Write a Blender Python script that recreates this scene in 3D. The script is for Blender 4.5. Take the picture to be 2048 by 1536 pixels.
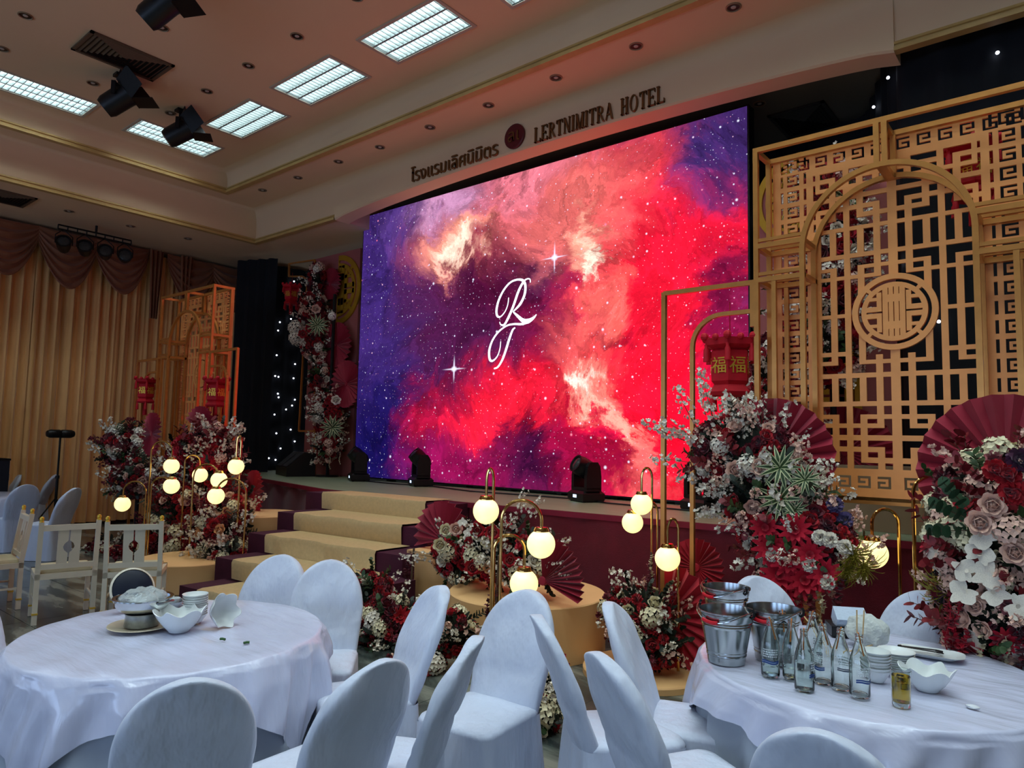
import bpy, math, random
from mathutils import Vector, Matrix, Euler
PI = math.pi
sc = bpy.context.scene
COL = sc.collection
for o in list(bpy.data.objects):
    bpy.data.objects.remove(o)

# ------------------------------------------------------------------ camera
FPX = 1400.0                                  # focal length in pixels of the 2048 x 1536 frame
YAW, PITCH, ROLL = math.radians(39.465), math.radians(4.658), math.radians(1.2046)
CAM = Vector((0, 0, 1.7))
_f = Vector((-math.sin(YAW) * math.cos(PITCH), math.cos(YAW) * math.cos(PITCH), math.sin(PITCH)))
_r = Vector((math.cos(YAW), math.sin(YAW), 0))
_u = _r.cross(_f)
RIGHT = _r * math.cos(ROLL) + _u * math.sin(ROLL)
UP = -_r * math.sin(ROLL) + _u * math.cos(ROLL)
FWD = _f
cam = bpy.data.cameras.new('camera')
cam.sensor_width = 36.0
cam.lens = FPX / 2048 * 36.0
cam.clip_start = 0.05
cam_o = bpy.data.objects.new('camera', cam)
COL.objects.link(cam_o)
cam_o.matrix_world = Matrix((
    (RIGHT.x, UP.x, -FWD.x, CAM.x), (RIGHT.y, UP.y, -FWD.y, CAM.y),
    (RIGHT.z, UP.z, -FWD.z, CAM.z), (0, 0, 0, 1)))
sc.camera = cam_o

# ------------------------------------------------------------------ world and exposure
sc.view_settings.view_transform = 'Standard'
sc.view_settings.look = 'None'
sc.view_settings.gamma = 1.0
sc.view_settings.use_curve_mapping = False
sc.view_settings.exposure = 1.52
sc.cycles.max_bounces = 9
sc.cycles.diffuse_bounces = 3
sc.cycles.glossy_bounces = 3
sc.cycles.transmission_bounces = 9
TUBE = 7.8          # strength of the ceiling tubes
WINDOW = 1.6        # daylight in the windows of the rear wall
SCREEN = 0.5       # the video wall
GLOBE = 0.46         # the globe lamps
w = bpy.data.worlds.new('world')
sc.world = w
w.use_nodes = True
w.node_tree.nodes['Background'].inputs[0].default_value = (0.42, 0.5, 0.62, 1)
w.node_tree.nodes['Background'].inputs[1].default_value = 0.05


def at(x, y, X=None, Y=None, Z=None):
    """the place of a measured photo point on a plane of the room"""
    d = RIGHT * (x - 1024) - UP * (y - 768) + FWD * FPX
    if Y is not None:
        k = (Y - CAM.y) / d.y
    elif X is not None:
        k = (X - CAM.x) / d.x
    else:
        k = (Z - CAM.z) / d.z
    return CAM + d * k


# ------------------------------------------------------------------ helpers
def lin(c):
    r = []
    for v in c[:3]:
        v = v / 255.0
        r.append(v / 12.92 if v <= 0.04045 else ((v + 0.055) / 1.055) ** 2.4)
    return tuple(r) + (1.0,)


MATS = {}


def mat(name, col, rough=0.6, metal=0.0, var=0.12, scale=8.0, bump=0.0, bscale=60.0, emit=None, es=1.0, trans=0.0,
        ior=1.45, spec=0.5, coat=0.0, sheen=0.0, sss=0.0, stretch=None, col2=None, alpha=1.0):
    if name in MATS:
        return MATS[name]
    m = bpy.data.materials.new(name)
    m.use_nodes = True
    nt = m.node_tree
    b = nt.nodes['Principled BSDF']
    tc = nt.nodes.new('ShaderNodeTexCoord')
    src = tc.outputs['Object']
    if stretch:
        mp = nt.nodes.new('ShaderNodeMapping')
        mp.inputs['Scale'].default_value = stretch
        nt.links.new(src, mp.inputs[0])
        src = mp.outputs[0]
    c = lin(col)
    if var > 0 or col2:
        n = nt.nodes.new('ShaderNodeTexNoise')
        n.inputs['Scale'].default_value = scale
        n.inputs['Detail'].default_value = 4
        nt.links.new(src, n.inputs['Vector'])
        r = nt.nodes.new('ShaderNodeValToRGB')
        r.color_ramp.elements[0].position = 0.3
        r.color_ramp.elements[1].position = 0.7
        c2 = lin(col2) if col2 else c
        r.color_ramp.elements[0].color = tuple(x * (1 - var) for x in c[:3]) + (1,)
        r.color_ramp.elements[1].color = tuple(min(1, x * (1 + var)) for x in c2[:3]) + (1,)
        nt.links.new(n.outputs[0], r.inputs[0])
        nt.links.new(r.outputs[0], b.inputs['Base Color'])
    else:
        b.inputs['Base Color'].default_value = c
    b.inputs['Roughness'].default_value = rough
    b.inputs['Metallic'].default_value = metal
    b.inputs['Specular IOR Level'].default_value = spec
    b.inputs['IOR'].default_value = ior
    b.inputs['Transmission Weight'].default_value = trans
    b.inputs['Coat Weight'].default_value = coat
    b.inputs['Sheen Weight'].default_value = sheen
    b.inputs['Alpha'].default_value = alpha
    if emit:
        b.inputs['Emission Color'].default_value = lin(emit)
        b.inputs['Emission Strength'].default_value = es
    if bump > 0:
        n2 = nt.nodes.new('ShaderNodeTexNoise')
        n2.inputs['Scale'].default_value = bscale
        n2.inputs['Detail'].default_value = 3
        nt.links.new(src, n2.inputs['Vector'])
        bp = nt.nodes.new('ShaderNodeBump')
        bp.inputs['Strength'].default_value = bump
        bp.inputs['Distance'].default_value = 0.02
        nt.links.new(n2.outputs[0], bp.inputs['Height'])
        nt.links.new(bp.outputs[0], b.inputs['Normal'])
    MATS[name] = m
    return m


class MB:
    """collects geometry for ONE mesh"""

    def __init__(s):
        s.v = []
        s.f = []

    def add(s, vs, fs):
        k = len(s.v)
        s.v += [tuple(p) for p in vs]
        s.f += [tuple(i + k for i in f) for f in fs]
        return s

    def box(s, a, b):
        (x0, y0, z0), (x1, y1, z1) = a, b
        return s.add([(x0, y0, z0), (x1, y0, z0), (x1, y1, z0), (x0, y1, z0), (x0, y0, z1), (x1, y0, z1), (x1, y1, z1), (x0, y1, z1)],
                     [(3, 2, 1, 0), (4, 5, 6, 7), (0, 1, 5, 4), (1, 2, 6, 5), (2, 3, 7, 6), (3, 0, 4, 7)])

    def bar(s, p, q, wx, wy=None, up=(0, 0, 1)):
        """square bar from p to q"""
        p, q = Vector(p), Vector(q)
        wy = wy or wx
        d = (q - p).normalized()
        u = Vector(up)
        if abs(d.dot(u)) > 0.98:
            u = Vector((0, 1, 0))
        a = d.cross(u).normalized()
        b = a.cross(d)
        a, b = a * wx / 2, b * wy / 2
        vs = [p - a - b, p + a - b, p + a + b, p - a + b, q - a - b, q + a - b, q + a + b, q - a + b]
        return s.add(vs, [(0, 1, 2, 3), (7, 6, 5, 4), (1, 0, 4, 5), (2, 1, 5, 6), (3, 2, 6, 7), (0, 3, 7, 4)])

    def tube(s, pts, r, n=8, caps=True):
        pts = [Vector(p) for p in pts]
        rs = r if isinstance(r, (list, tuple)) else [r] * len(pts)
        k = len(s.v)
        ref = None
        for i, p in enumerate(pts):
            d = (pts[min(i + 1, len(pts) - 1)] - pts[max(i - 1, 0)])
            d = d.normalized() if d.length > 1e-9 else Vector((0, 0, 1))
            if ref is None:
                ref = Vector((1, 0, 0)) if abs(d.x) < 0.8 else Vector((0, 1, 0))
            a = (ref - d * ref.dot(d)).normalized()
            ref = a
            b = d.cross(a)
            for j in range(n):
                t = 2 * PI * j / n
                s.v.append(tuple(p + (a * math.cos(t) + b * math.sin(t)) * rs[i]))
        for i in range(len(pts) - 1):
            for j in range(n):
                j2 = (j + 1) % n
                s.f.append((k + i * n + j, k + i * n + j2, k + (i + 1) * n + j2, k + (i + 1) * n + j))
        if caps:
            s.f.append(tuple(k + j for j in range(n))[::-1])
            e = k + (len(pts) - 1) * n
            s.f.append(tuple(e + j for j in range(n)))
        return s

    def lathe(s, prof, n=24, c=(0, 0, 0), a0=0.0, a1=2 * PI, sq=None):
        k = len(s.v)
        full = abs(a1 - a0 - 2 * PI) < 1e-6
        m = n if full else n + 1
        for (r, z) in prof:
            for j in range(m):
                t = a0 + (a1 - a0) * j / n
                s.v.append((c[0] + r * math.cos(t), c[1] + r * math.sin(t), c[2] + z))
        for i in range(len(prof) - 1):
            for j in range(n):
                j2 = (j + 1) % m
                s.f.append((k + i * m + j, k + i * m + j2, k + (i + 1) * m + j2, k + (i + 1) * m + j))
        return s

    def rings(s, rings, cap0=True, cap1=True):
        """loft closed rings of equal vertex count"""
        k = len(s.v)
        n = len(rings[0])
        for r in rings:
            s.v += [tuple(p) for p in r]
        for i in range(len(rings) - 1):
            for j in range(n):
                j2 = (j + 1) % n
                s.f.append((k + i * n + j, k + i * n + j2, k + (i + 1) * n + j2, k + (i + 1) * n + j))
        if cap0:
            s.f.append(tuple(k + j for j in range(n))[::-1])
        if cap1:
            e = k + (len(rings) - 1) * n
            s.f.append(tuple(e + j for j in range(n)))
        return s

    def grid(s, fn, nu, nv):
        k = len(s.v)
        for i in range(nu + 1):
            for j in range(nv + 1):
                s.v.append(tuple(fn(i / nu, j / nv)))
        for i in range(nu):
            for j in range(nv):
                a = k + i * (nv + 1) + j
                s.f.append((a, a + nv + 1, a + nv + 2, a + 1))
        return s

    def prism(s, poly, z0, z1):
        n = len(poly)
        k = len(s.v)
        s.v += [(p[0], p[1], z0) for p in poly] + [(p[0], p[1], z1) for p in poly]
        s.f.append(tuple(k + i for i in range(n))[::-1])
        s.f.append(tuple(k + n + i for i in range(n)))
        for i in range(n):
            j = (i + 1) % n
            s.f.append((k + i, k + j, k + n + j, k + n + i))
        return s

    def sphere(s, c, r, nu=16, nv=10, sc=(1, 1, 1)):
        prof = [(max(1e-4, r * math.sin(PI * i / nv)), -r * math.cos(PI * i / nv)) for i in range(nv + 1)]
        k = len(s.v)
        s.lathe(prof, nu)
        for i in range(k, len(s.v)):
            x, y, z = s.v[i]
            s.v[i] = (c[0] + x * sc[0], c[1] + y * sc[1], c[2] + z * sc[2])
        return s

    def xf(s, M):
        s.v = [tuple(M @ Vector(p)) for p in s.v]
        return s

    def mesh(s, name, m, smooth=False):
        me = bpy.data.meshes.new(name)
        me.from_pydata(s.v, [], s.f)
        ms = m if isinstance(m, (list, tuple)) else [m]
        for x in ms:
            me.materials.append(x)
        if smooth:
            me.polygons.foreach_set('use_smooth', [True] * len(me.polygons))
            try:
                me.set_sharp_from_angle(angle=math.radians(smooth if smooth is not True else 40))
            except Exception:
                pass
        me.update()
        return me

    def build(s, name, m, parent=None, smooth=False, loc=None, rot=None):
        return link(name, s.mesh(name, m, smooth), parent, loc, rot)


def link(name, me, parent=None, loc=None, rot=None, scale=None):
    o = bpy.data.objects.new(name, me)
    COL.objects.link(o)
    if parent is not None:
        o.parent = parent
    if loc is not None:
        o.location = loc
    if rot is not None:
        o.rotation_euler = rot
    if scale is not None:
        o.scale = scale if hasattr(scale, '__len__') else (scale,) * 3
    return o


def tag(o, label, cat, group=None, kind=None):
    o['label'] = label
    o['category'] = cat
    if group:
        o['group'] = group
    if kind:
        o['kind'] = kind
    return o


def thing(name, label, cat, loc=(0, 0, 0), rz=0.0, group=None, rot=None):
    o = bpy.data.objects.new(name, None)
    COL.objects.link(o)
    o.empty_display_size = 0.1
    o.location = loc
    o.rotation_euler = rot if rot else (0, 0, rz)
    return tag(o, label, cat, group)


def struct(o, label=None):
    o['kind'] = 'structure'
    if label:
        o['label'] = label
    return o


def copy_tree(o, parent=None):
    c = o.copy()
    COL.objects.link(c)
    c.parent = parent
    for ch in list(o.children):
        copy_tree(ch, c)
    return c


def text_mesh(body, size, depth, name, m):
    cu = bpy.data.curves.new('txt', 'FONT')
    cu.body = body
    cu.size = size
    cu.extrude = depth / 2
    cu.align_x = 'CENTER'
    cu.align_y = 'CENTER'
    cu.resolution_u = 4
    o = bpy.data.objects.new('txt', cu)
    COL.objects.link(o)
    dg = bpy.context.evaluated_depsgraph_get()
    me = bpy.data.meshes.new_from_object(o.evaluated_get(dg))
    bpy.data.objects.remove(o)
    bpy.data.curves.remove(cu)
    me.name = name
    me.materials.clear()
    me.materials.append(m)
    return me


# ------------------------------------------------------------------ materials
M_CEIL = mat('ceiling_paint', (232, 200, 160), 0.75, var=0.03, scale=0.6)
M_COVE = mat('cornice_gilding', (196, 160, 96), 0.5, var=0.08)
M_STAGECEIL = mat('stage_ceiling_paint', (120, 112, 96), 0.8, var=0.05, scale=1)
M_WALL = mat('wall_paint', (190, 165, 138), 0.8, var=0.04, scale=1)
M_BLACK = mat('black_drape', (14, 16, 22), 0.9, var=0.2, scale=3)
M_BLK = mat('black_plastic', (16, 16, 17), 0.42, var=0.15, scale=20)
M_BLKM = mat('black_metal', (20, 19, 18), 0.5, metal=0.3, var=0.2, scale=15)
M_GOLD = mat('gold_metal', (210, 144, 74), 0.3, metal=0.6, var=0.08, scale=12)
M_GOLDP = mat('gold_painted_board', (250, 166, 92), 0.4, metal=0.15, var=0.06, scale=6)
M_BRASS = mat('polished_brass', (226, 182, 108), 0.14, metal=1.0, var=0.0)
M_CHROME = mat('chrome', (200, 204, 206), 0.16, metal=1.0, var=0.05)
M_STEEL = mat('galvanised_steel', (150, 156, 158), 0.3, metal=1.0, var=0.25, scale=30)
M_WHITE = mat('white_ceramic', (226, 232, 232), 0.22, var=0.02, coat=0.3)
M_MAROON = mat('maroon_cloth', (112, 14, 36), 0.75, var=0.15, scale=6, bump=0.15, bscale=90, sheen=0.2)
M_PURPLE = mat('plum_cloth', (72, 12, 40), 0.8, var=0.2, scale=5, bump=0.1, bscale=60)
M_CARPET = mat('beige_carpet', (216, 184, 130), 0.95, var=0.06, scale=30, bump=0.35, bscale=300)
M_PLINTH = mat('peach_plinth_paint', (240, 188, 126), 0.7, var=0.03, scale=3)
M_PAPER = mat('burgundy_fan_paper', (158, 14, 46), 0.65, var=0.1, scale=4, sheen=0.2)
M_PAPER2 = mat('scarlet_fan_paper', (188, 16, 40), 0.65, var=0.1, scale=4, sheen=0.2)
M_LANT = mat('red_lantern_felt', (196, 8, 30), 0.7, var=0.12, scale=12)
M_LANTG = mat('gold_foil', (240, 196, 70), 0.35, metal=0.5, var=0.05)
M_COVERA = mat('white_chair_fabric', (206, 214, 232), 0.6, var=0.03, scale=4, bump=0.9, bscale=5.5, sheen=0.15, stretch=(2.4, 2.4, .8))
M_SATIN = mat('white_satin', (206, 210, 234), 0.22, var=0.03, scale=3, bump=0.45, bscale=3.5, spec=0.9, sheen=0.1, stretch=(1, 5, 1.0))
M_CLOTH = mat('pale_grey_cloth', (178, 188, 202), 0.7, var=0.03, scale=4, bump=0.1, bscale=20)
M_IVORY = mat('ivory_lacquer', (226, 214, 188), 0.4, var=0.03, scale=5, coat=0.2)
M_CUSH = mat('cream_seat_vinyl', (222, 208, 168), 0.5, var=0.05, scale=6)
# ------------------------------------------------------------------ the room
Z0, Z1, Z2 = 5.32, 5.92, 6.27            # low ring, middle ring, main ceiling
XI, YI = -11.49, 6.0                    # inner lip
XO, YO = -12.03, 6.90                    # outer lip
XL, XR, YB, YF = -14.6, 7.0, -8.0, 9.7   # walls
AX0, AX1 = -9.55, -1.24                  # arched part of the proscenium beam


def floor_material():
    m = bpy.data.materials.new('polished_marble_floor')
    m.use_nodes = True
    nt = m.node_tree
    b = nt.nodes['Principled BSDF']
    tc = nt.nodes.new('ShaderNodeNewGeometry')
    mp = nt.nodes.new('ShaderNodeMapping')
    mp.inputs['Rotation'].default_value = (0, 0, 0.75)
    mp.inputs['Scale'].default_value = (0.55, 2.4, 1)
    nt.links.new(tc.outputs['Position'], mp.inputs[0])
    n = nt.nodes.new('ShaderNodeTexNoise')
    n.inputs['Scale'].default_value = 1.6
    n.inputs['Detail'].default_value = 7
    n.inputs['Distortion'].default_value = 1.2
    nt.links.new(mp.outputs[0], n.inputs['Vector'])
    r = nt.nodes.new('ShaderNodeValToRGB')
    for p, c in ((0.3, (48, 55, 54)), (0.5, (82, 88, 82)), (0.62, (140, 142, 130))):
        e = r.color_ramp.elements.new(p)
        e.color = lin(c)
    r.color_ramp.elements.remove(r.color_ramp.elements[0])
    r.color_ramp.elements.remove(r.color_ramp.elements[-1])
    nt.links.new(n.outputs[0], r.inputs[0])
    nt.links.new(r.outputs[0], b.inputs['Base Color'])
    b.inputs['Roughness'].default_value = 0.2
    return m


M_FLOOR = floor_material()
# marble floor laid in square slabs with fine joints
fl = MB().box((XL, YB, -0.06), (XR, YF, -0.012)).build('floor', mat('floor_grout', (70, 72, 66), 0.8))
struct(fl, 'grey green polished marble floor')
slab = MB().box((-0.397, -0.397, -0.014), (0.397, 0.397, 0.0)).mesh('floor_slab', M_FLOOR)
for i in range(15):
    for j in range(14):
        x, y = -14.2 + 0.8 * i, 0.2 + 0.8 * j - 0.8
        if y > 7.4 or x > -1.5 and y > 5:
            continue
        o = link('slab', slab, fl, (x, y, 0), (0, 0, random.Random(i * 31 + j).choice((0, PI / 2, PI, -PI / 2))))
MB().box((-2.6 - 0.0, YB, -0.014), (XR, 5.0, 0.0)).box((XL, YB, -0.014), (-2.6, -1.0, 0.0)).build('slab_field', M_FLOOR, fl)

TR = [(-9.3, 5.085, 1.22, .57, 'recessed louvred ceiling light nearest the inner tray corner, front row'),
      (-7.51, 5.085, 1.22, .57, 'recessed louvred ceiling light in the middle of the front row'),
      (-5.71, 5.085, 1.22, .57, 'largest recessed louvred ceiling light above the hotel emblem'),
      (-3.91, 5.085, 1.22, .57, 'recessed ceiling light cut off by the top edge of the photograph'),
      (-10.82, 4.76, .57, 1.22, 'recessed louvred ceiling light partly hidden by a black spotlight'),
      (-10.82, 2.94, .57, 1.22, 'recessed louvred ceiling light at the left edge of the photograph')]
for x in (-2.1, -0.3, 1.5, 3.3):
    TR.append((x, 5.085, 1.22, .57, 'recessed ceiling light above the right gate, out of the photograph'))
for y in (3.3, 1.5, -0.3, -2.1):  # grid of lights added out of view to brighten the tables below
    for x in (-4.3, -2.5, -0.7, 1.1):
        TR.append((x, y, 1.22, .57, 'unseen ceiling light added above the tables to brighten them'))
for y in (1.1, -0.8, -2.6):
    TR.append((-10.82, y, .57, 1.22, 'recessed ceiling light left of the photographer, out of the photograph'))


def pierced_plane(x0, x1, y0, y1, z, holes):
    xs = sorted(set([x0, x1] + [h[0] for h in holes] + [h[1] for h in holes]))
    ys = sorted(set([y0, y1] + [h[2] for h in holes] + [h[3] for h in holes]))
    b = MB()
    for i in range(len(xs) - 1):
        for j in range(len(ys) - 1):
            cx, cy = (xs[i] + xs[i + 1]) / 2, (ys[j] + ys[j + 1]) / 2
            if not any(h[0] < cx < h[1] and h[2] < cy < h[3] for h in holes):
                b.add([(xs[i], ys[j], z), (xs[i + 1], ys[j], z), (xs[i + 1], ys[j + 1], z), (xs[i], ys[j + 1], z)], [(3, 2, 1, 0)])
    return b


mc = pierced_plane(XI, XR, YB, YI, Z2, [(round(x - a / 2, 4), round(x + a / 2, 4), round(y - c / 2, 4), round(y + c / 2, 4)) for x, y, a, c, _ in TR])
mc.add([(XL, YB, Z2 + 0.3), (XR, YB, Z2 + 0.3), (XR, YF, Z2 + 0.3), (XL, YF, Z2 + 0.3)], [(3, 2, 1, 0)])
ceil = struct(mc.build('ceiling', M_CEIL), 'beige painted tray ceiling')


def sweep(prof, X, Y, x_end=XR, y_end=YB):
    """profile of (inward offset, height) swept along an L of the tray"""
    b = MB()
    n = len(prof)
    for d, z in prof:
        b.v += [(X + d, y_end, z), (X + d, Y - d, z), (x_end, Y - d, z)]
    for i in range(n - 1):
        for j in range(2):
            b.f.append((i * 3 + j, i * 3 + j + 1, i * 3 + 4 + j, i * 3 + 3 + j))
    return b


def cove(z0, z1):
    h = z1 - z0
    p = [(0.0, z0 + 0.05), (0.0, z0 + h * 0.55)]
    for i in range(1, 7):
        t = i / 6 * PI / 2
        p.append((0.18 * (1 - math.cos(t)), z0 + h * 0.55 + h * 0.45 * math.sin(t)))
    return p


LIP = [(0.0, 0.085), (0.03, 0.075), (0.035, 0.05), (0.02, 0.045), (0.02, 0.03), (0.045, 0.02), (0.045, -0.015), (-0.05, -0.015)]
# middle ring (flat soffit) and its inner riser
ring = MB()
ring.add([(XI, YB, Z1), (XI, YI, Z1), (XR, YI, Z1), (XR, YO, Z1), (XO, YO, Z1), (XO, YB, Z1)], [(0, 1, 4, 5), (1, 2, 3, 4)])
ring.build('ceiling_ring', M_CEIL, ceil)
sweep(cove(Z1, Z2), XI, YI).build('ceiling_cove', M_CEIL, ceil, smooth=30)
struct(sweep([(d, Z1 + z) for d, z in LIP], XI, YI).build('trim_1', M_COVE), 'gilded moulding round the inner ceiling tray')
# outer riser along the left side, and left and right of the arched beam
b = MB()
prof = cove(Z0, Z1)
for d, z in prof:
    b.v += [(XO + d, YB, z), (XO + d, YO - d, z), (AX0, YO - d, z), (AX1, YO - d, z), (XR, YO - d, z)]
for i in range(len(prof) - 1):
    for j in (0, 1, 3):
        b.f.append((i * 5 + j, i * 5 + j + 1, i * 5 + 6 + j, i * 5 + 5 + j))
b.build('ceiling_cove', M_CEIL, ceil, smooth=30)
b = MB()
for d, z in LIP:
    b.v += [(XO + d, YB, Z0 + z), (XO + d, YO - d, Z0 + z), (AX0, YO - d, Z0 + z)]
for i in range(len(LIP) - 1):
    for j in range(2):
        b.f.append((i * 3 + j, i * 3 + j + 1, i * 3 + 4 + j, i * 3 + 3 + j))
struct(b.build('trim_2', M_COVE), 'gilded moulding on the outer ceiling step')
b = MB()
for d, z in LIP:
    b.v += [(AX1, YO - d, Z0 + z), (XR, YO - d, Z0 + z)]
for i in range(len(LIP) - 1):
    b.f.append((i * 2, i * 2 + 1, i * 2 + 3, i * 2 + 2))
struct(b.build('trim_3', M_COVE), 'gilded moulding right of the arched stage beam')


def arch_z(x):
    t = (x - AX0) / (AX1 - AX0)
    return Z0 - 0.02 + 0.19 * (math.sin(PI * t) ** 0.6 if 0 < t < 1 else 0)


b = MB()
N = 40
YA = YO - 0.03
for i in range(N + 1):
    x = AX0 + (AX1 - AX0) * i / N
    za = arch_z(x)
    row = [(x, YO + 0.26, Z0 + 0.7), (x, YO + 0.26, za), (x, YA + 0.02, za), (x, YA, za + 0.02), (x, YA, Z0 + 0.4)]
    for k in range(1, 7):
        t = k / 6 * PI / 2
        row.append((x, YA - 0.16 * (1 - math.cos(t)), Z0 + 0.44 + (Z1 - Z0 - 0.44) * math.sin(t)))
    b.v += row
n = len(row)
for i in range(N):
    for j in range(n - 1):
        b.f.append((i * n + j, i * n + j + 1, (i + 1) * n + j + 1, (i + 1) * n + j))
b.add([(AX0, YA, Z0 + 0.03), (AX0, YO, Z0 + 0.03), (AX0, YO, Z1), (AX0, YA, Z1)], [(0, 1, 2, 3)])
b.add([(AX1, YA, Z0 + 0.03), (AX1, YO, Z0 + 0.03), (AX1, YO, Z1), (AX1, YA, Z1)], [(3, 2, 1, 0)])
beam = struct(b.build('ceiling_beam', M_CEIL, smooth=25), 'arched beam over the stage')
# low ring over the curtain and left of the stage
b = MB().add([(XL, YB, Z0), (XO, YB, Z0), (XO, YO, Z0), (AX0, YO, Z0), (AX0, YF, Z0), (XL, YF, Z0)], [(0, 5, 2, 1), (5, 4, 3, 2)])
b.add([(AX0, YO, Z0), (AX0, YF, Z0), (AX0, YF, 5.78), (AX0, YO, 5.78)], [(0, 1, 2, 3)])
b.build('ceiling_low', M_CEIL, ceil)
b = MB().add([(AX0, YO + 0.2, 5.76), (XR, YO + 0.2, 5.76), (XR, YF, 5.76), (AX0, YF, 5.76)], [(3, 2, 1, 0)])
b.build('stage_ceiling', M_STAGECEIL, ceil)
struct(MB().box((XL - 0.1, YB, 0), (XL, YF, 6.4)).build('wall_left', M_WALL), 'beige wall behind the curtain')
struct(MB().box((XL, YF, 0), (XR, YF + 0.1, 6.4)).build('wall_back', M_BLACK), 'black wall behind the stage')
struct(MB().box((XR, YB, 0), (XR + 0.1, YF, 6.4)).build('wall_right', M_WALL), 'beige wall beyond the right edge of the photograph')
b = MB()
WX = [(-12.6, -9.6), (-8.2, -5.2), (-3.8, -0.8), (0.6, 3.6)]
e = [XL] + [x for p in WX for x in p] + [XR]
for i in range(0, len(e), 2):
    b.box((e[i], YB - 0.1, 0), (e[i + 1], YB, 6.4))
for x0, x1 in WX:
    b.box((x0, YB - 0.1, 0), (x1, YB, 0.9)).box((x0, YB - 0.1, 3.3), (x1, YB, 6.4))
struct(b.build('wall_rear', M_WALL), 'beige wall behind the photographer with four windows')
M_DAY = mat('daylit_glass', (200, 215, 240), 0.2, var=0, emit=(176, 208, 255), es=WINDOW)
for k, (x0, x1) in enumerate(WX):
    wn = MB()
    wn.box((x0, YB - 0.08, 0.9), (x1, YB - 0.02, 0.98)).box((x0, YB - 0.08, 3.22), (x1, YB - 0.02, 3.3))
    for t in (0, 0.5, 1):
        xx = x0 + (x1 - x0 - 0.08) * t
        wn.box((xx, YB - 0.08, 0.98), (xx + 0.08, YB - 0.02, 3.22))
    wo = struct(wn.build('window_%d' % (k + 1), M_IVORY), 'tall daylit window in the rear wall')
    MB().add([(x0, YB - 0.05, 0.98), (x1, YB - 0.05, 0.98), (x1, YB - 0.05, 3.22), (x0, YB - 0.05, 3.22)], [(3, 2, 1, 0)]).build('pane', M_DAY, wo)

# ------------------------------------------------------------------ stage
M_DECK = mat('stage_vinyl', (138, 150, 118), 0.5, var=0.08, scale=4, bump=0.05, bscale=80, stretch=(0.4, 3, 1))
SF = [(-13.2, 7.05), (-11.6, 6.66), (-8.0, 5.8), (-5.0, 5.9), (-2.8, 6.04), (-1.49, 6.13), (2.5, 6.36)]
SH = 1.0
st = thing('stage', 'wide raised stage with grey deck and maroon cloth front', 'stage', (-6, 7.5, 0))
st.location = (0, 0, 0)
poly = SF + [(2.5, YF - 0.02), (-13.2, YF - 0.02)]
MB().prism(poly, SH - 0.06, SH).build('deck', M_DECK, st)
b = MB()
k = 0
pts = []
for i in range(len(SF) - 1):
    (x0, y0), (x1, y1) = SF[i], SF[i + 1]
    n = max(2, int((x1 - x0) / 0.05))
    for j in range(n):
        t = j / n
        x, y = x0 + (x1 - x0) * t, y0 + (y1 - y0) * t
        pts.append((x, y + 0.012 * math.sin(x * 9) - 0.02))
for x, y in pts:
    b.v += [(x, y, 0.005), (x, y + 0.006, SH - 0.05)]
for i in range(len(pts) - 1):
    b.f.append((i * 2, i * 2 + 2, i * 2 + 3, i * 2 + 1))
b.build('skirt', M_MAROON, st, smooth=True)
b = MB()
for i in range(len(SF) - 1):
    (x0, y0), (x1, y1) = SF[i], SF[i + 1]
    b.bar((x0, y0 - 0.028, SH - 0.028), (x1, y1 - 0.028, SH - 0.028), 0.02, 0.055)
b.build('edge_band', mat('wine_edge_band', (132, 14, 44), 0.6), st)

# stairs
stairs = thing('stage_stairs', 'five step stage stairs with beige carpet runner and plum sides', 'stairs', (0, 0, 0))
STEP = [(-7.6, 5.82, 1.002), (-7.5, 5.4, 1.002), (-7.28, 4.86, 0.8), (-7.16, 4.42, 0.6), (-6.98, 3.94, 0.4), (-6.76, 3.46, 0.2)]
SW = 1.74
SA = math.radians(4.5)
for i in range(1, 6):
    x, y, z = STEP[i]
    yb = STEP[i - 1][1]
    dx, dy = math.cos(SA), math.sin(SA)
    b = MB()
    p = []
    for (u, v) in ((-0.34, 0.02), (SW + 0.34, 0.02), (SW + 0.34, 1), (-0.34, 1)):
        yy = y * (1 - v) + (yb + 0.02) * v
        p.append((x + u * dx, yy + u * dy))
    b.prism(p, 0.003, z - 0.012)
    b.build('step', M_PURPLE, stairs)
b = MB()
NS = 14
for u in [SW * i / NS for i in range(NS + 1)]:
    row = []
    for i in range(1, 6):
        x, y, z = STEP[i]
        xb, yb, zb = STEP[i - 1]
        dx, dy = math.cos(SA), math.sin(SA)
        wob = 0.006 * math.sin(u * 7 + i) + 0.004 * math.sin(u * 17 + i * 2)
        row.append((x + u * dx, yb + u * dy, z + 0.004))
        row.append((x + u * dx, y + 0.05 + u * dy, z + 0.006 + wob * 0.3))
        row.append((x + u * dx, y - 0.005 + u * dy, z + 0.002 + wob))
        row.append((x + u * dx, y - 0.02 + u * dy, z - 0.03 + wob))
        row.append((x + u * dx, y - 0.012 + u * dy, (STEP[i + 1][2] if i < 5 else 0) + 0.006))
    b.v += row
n = len(row)
for i in range(NS):
    for j in range(n - 1):
        b.f.append((i * n + j, i * n + j + 1, (i + 1) * n + j + 1, (i + 1) * n + j))
b.build('carpet_runner', M_CARPET, stairs, smooth=50)

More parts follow.
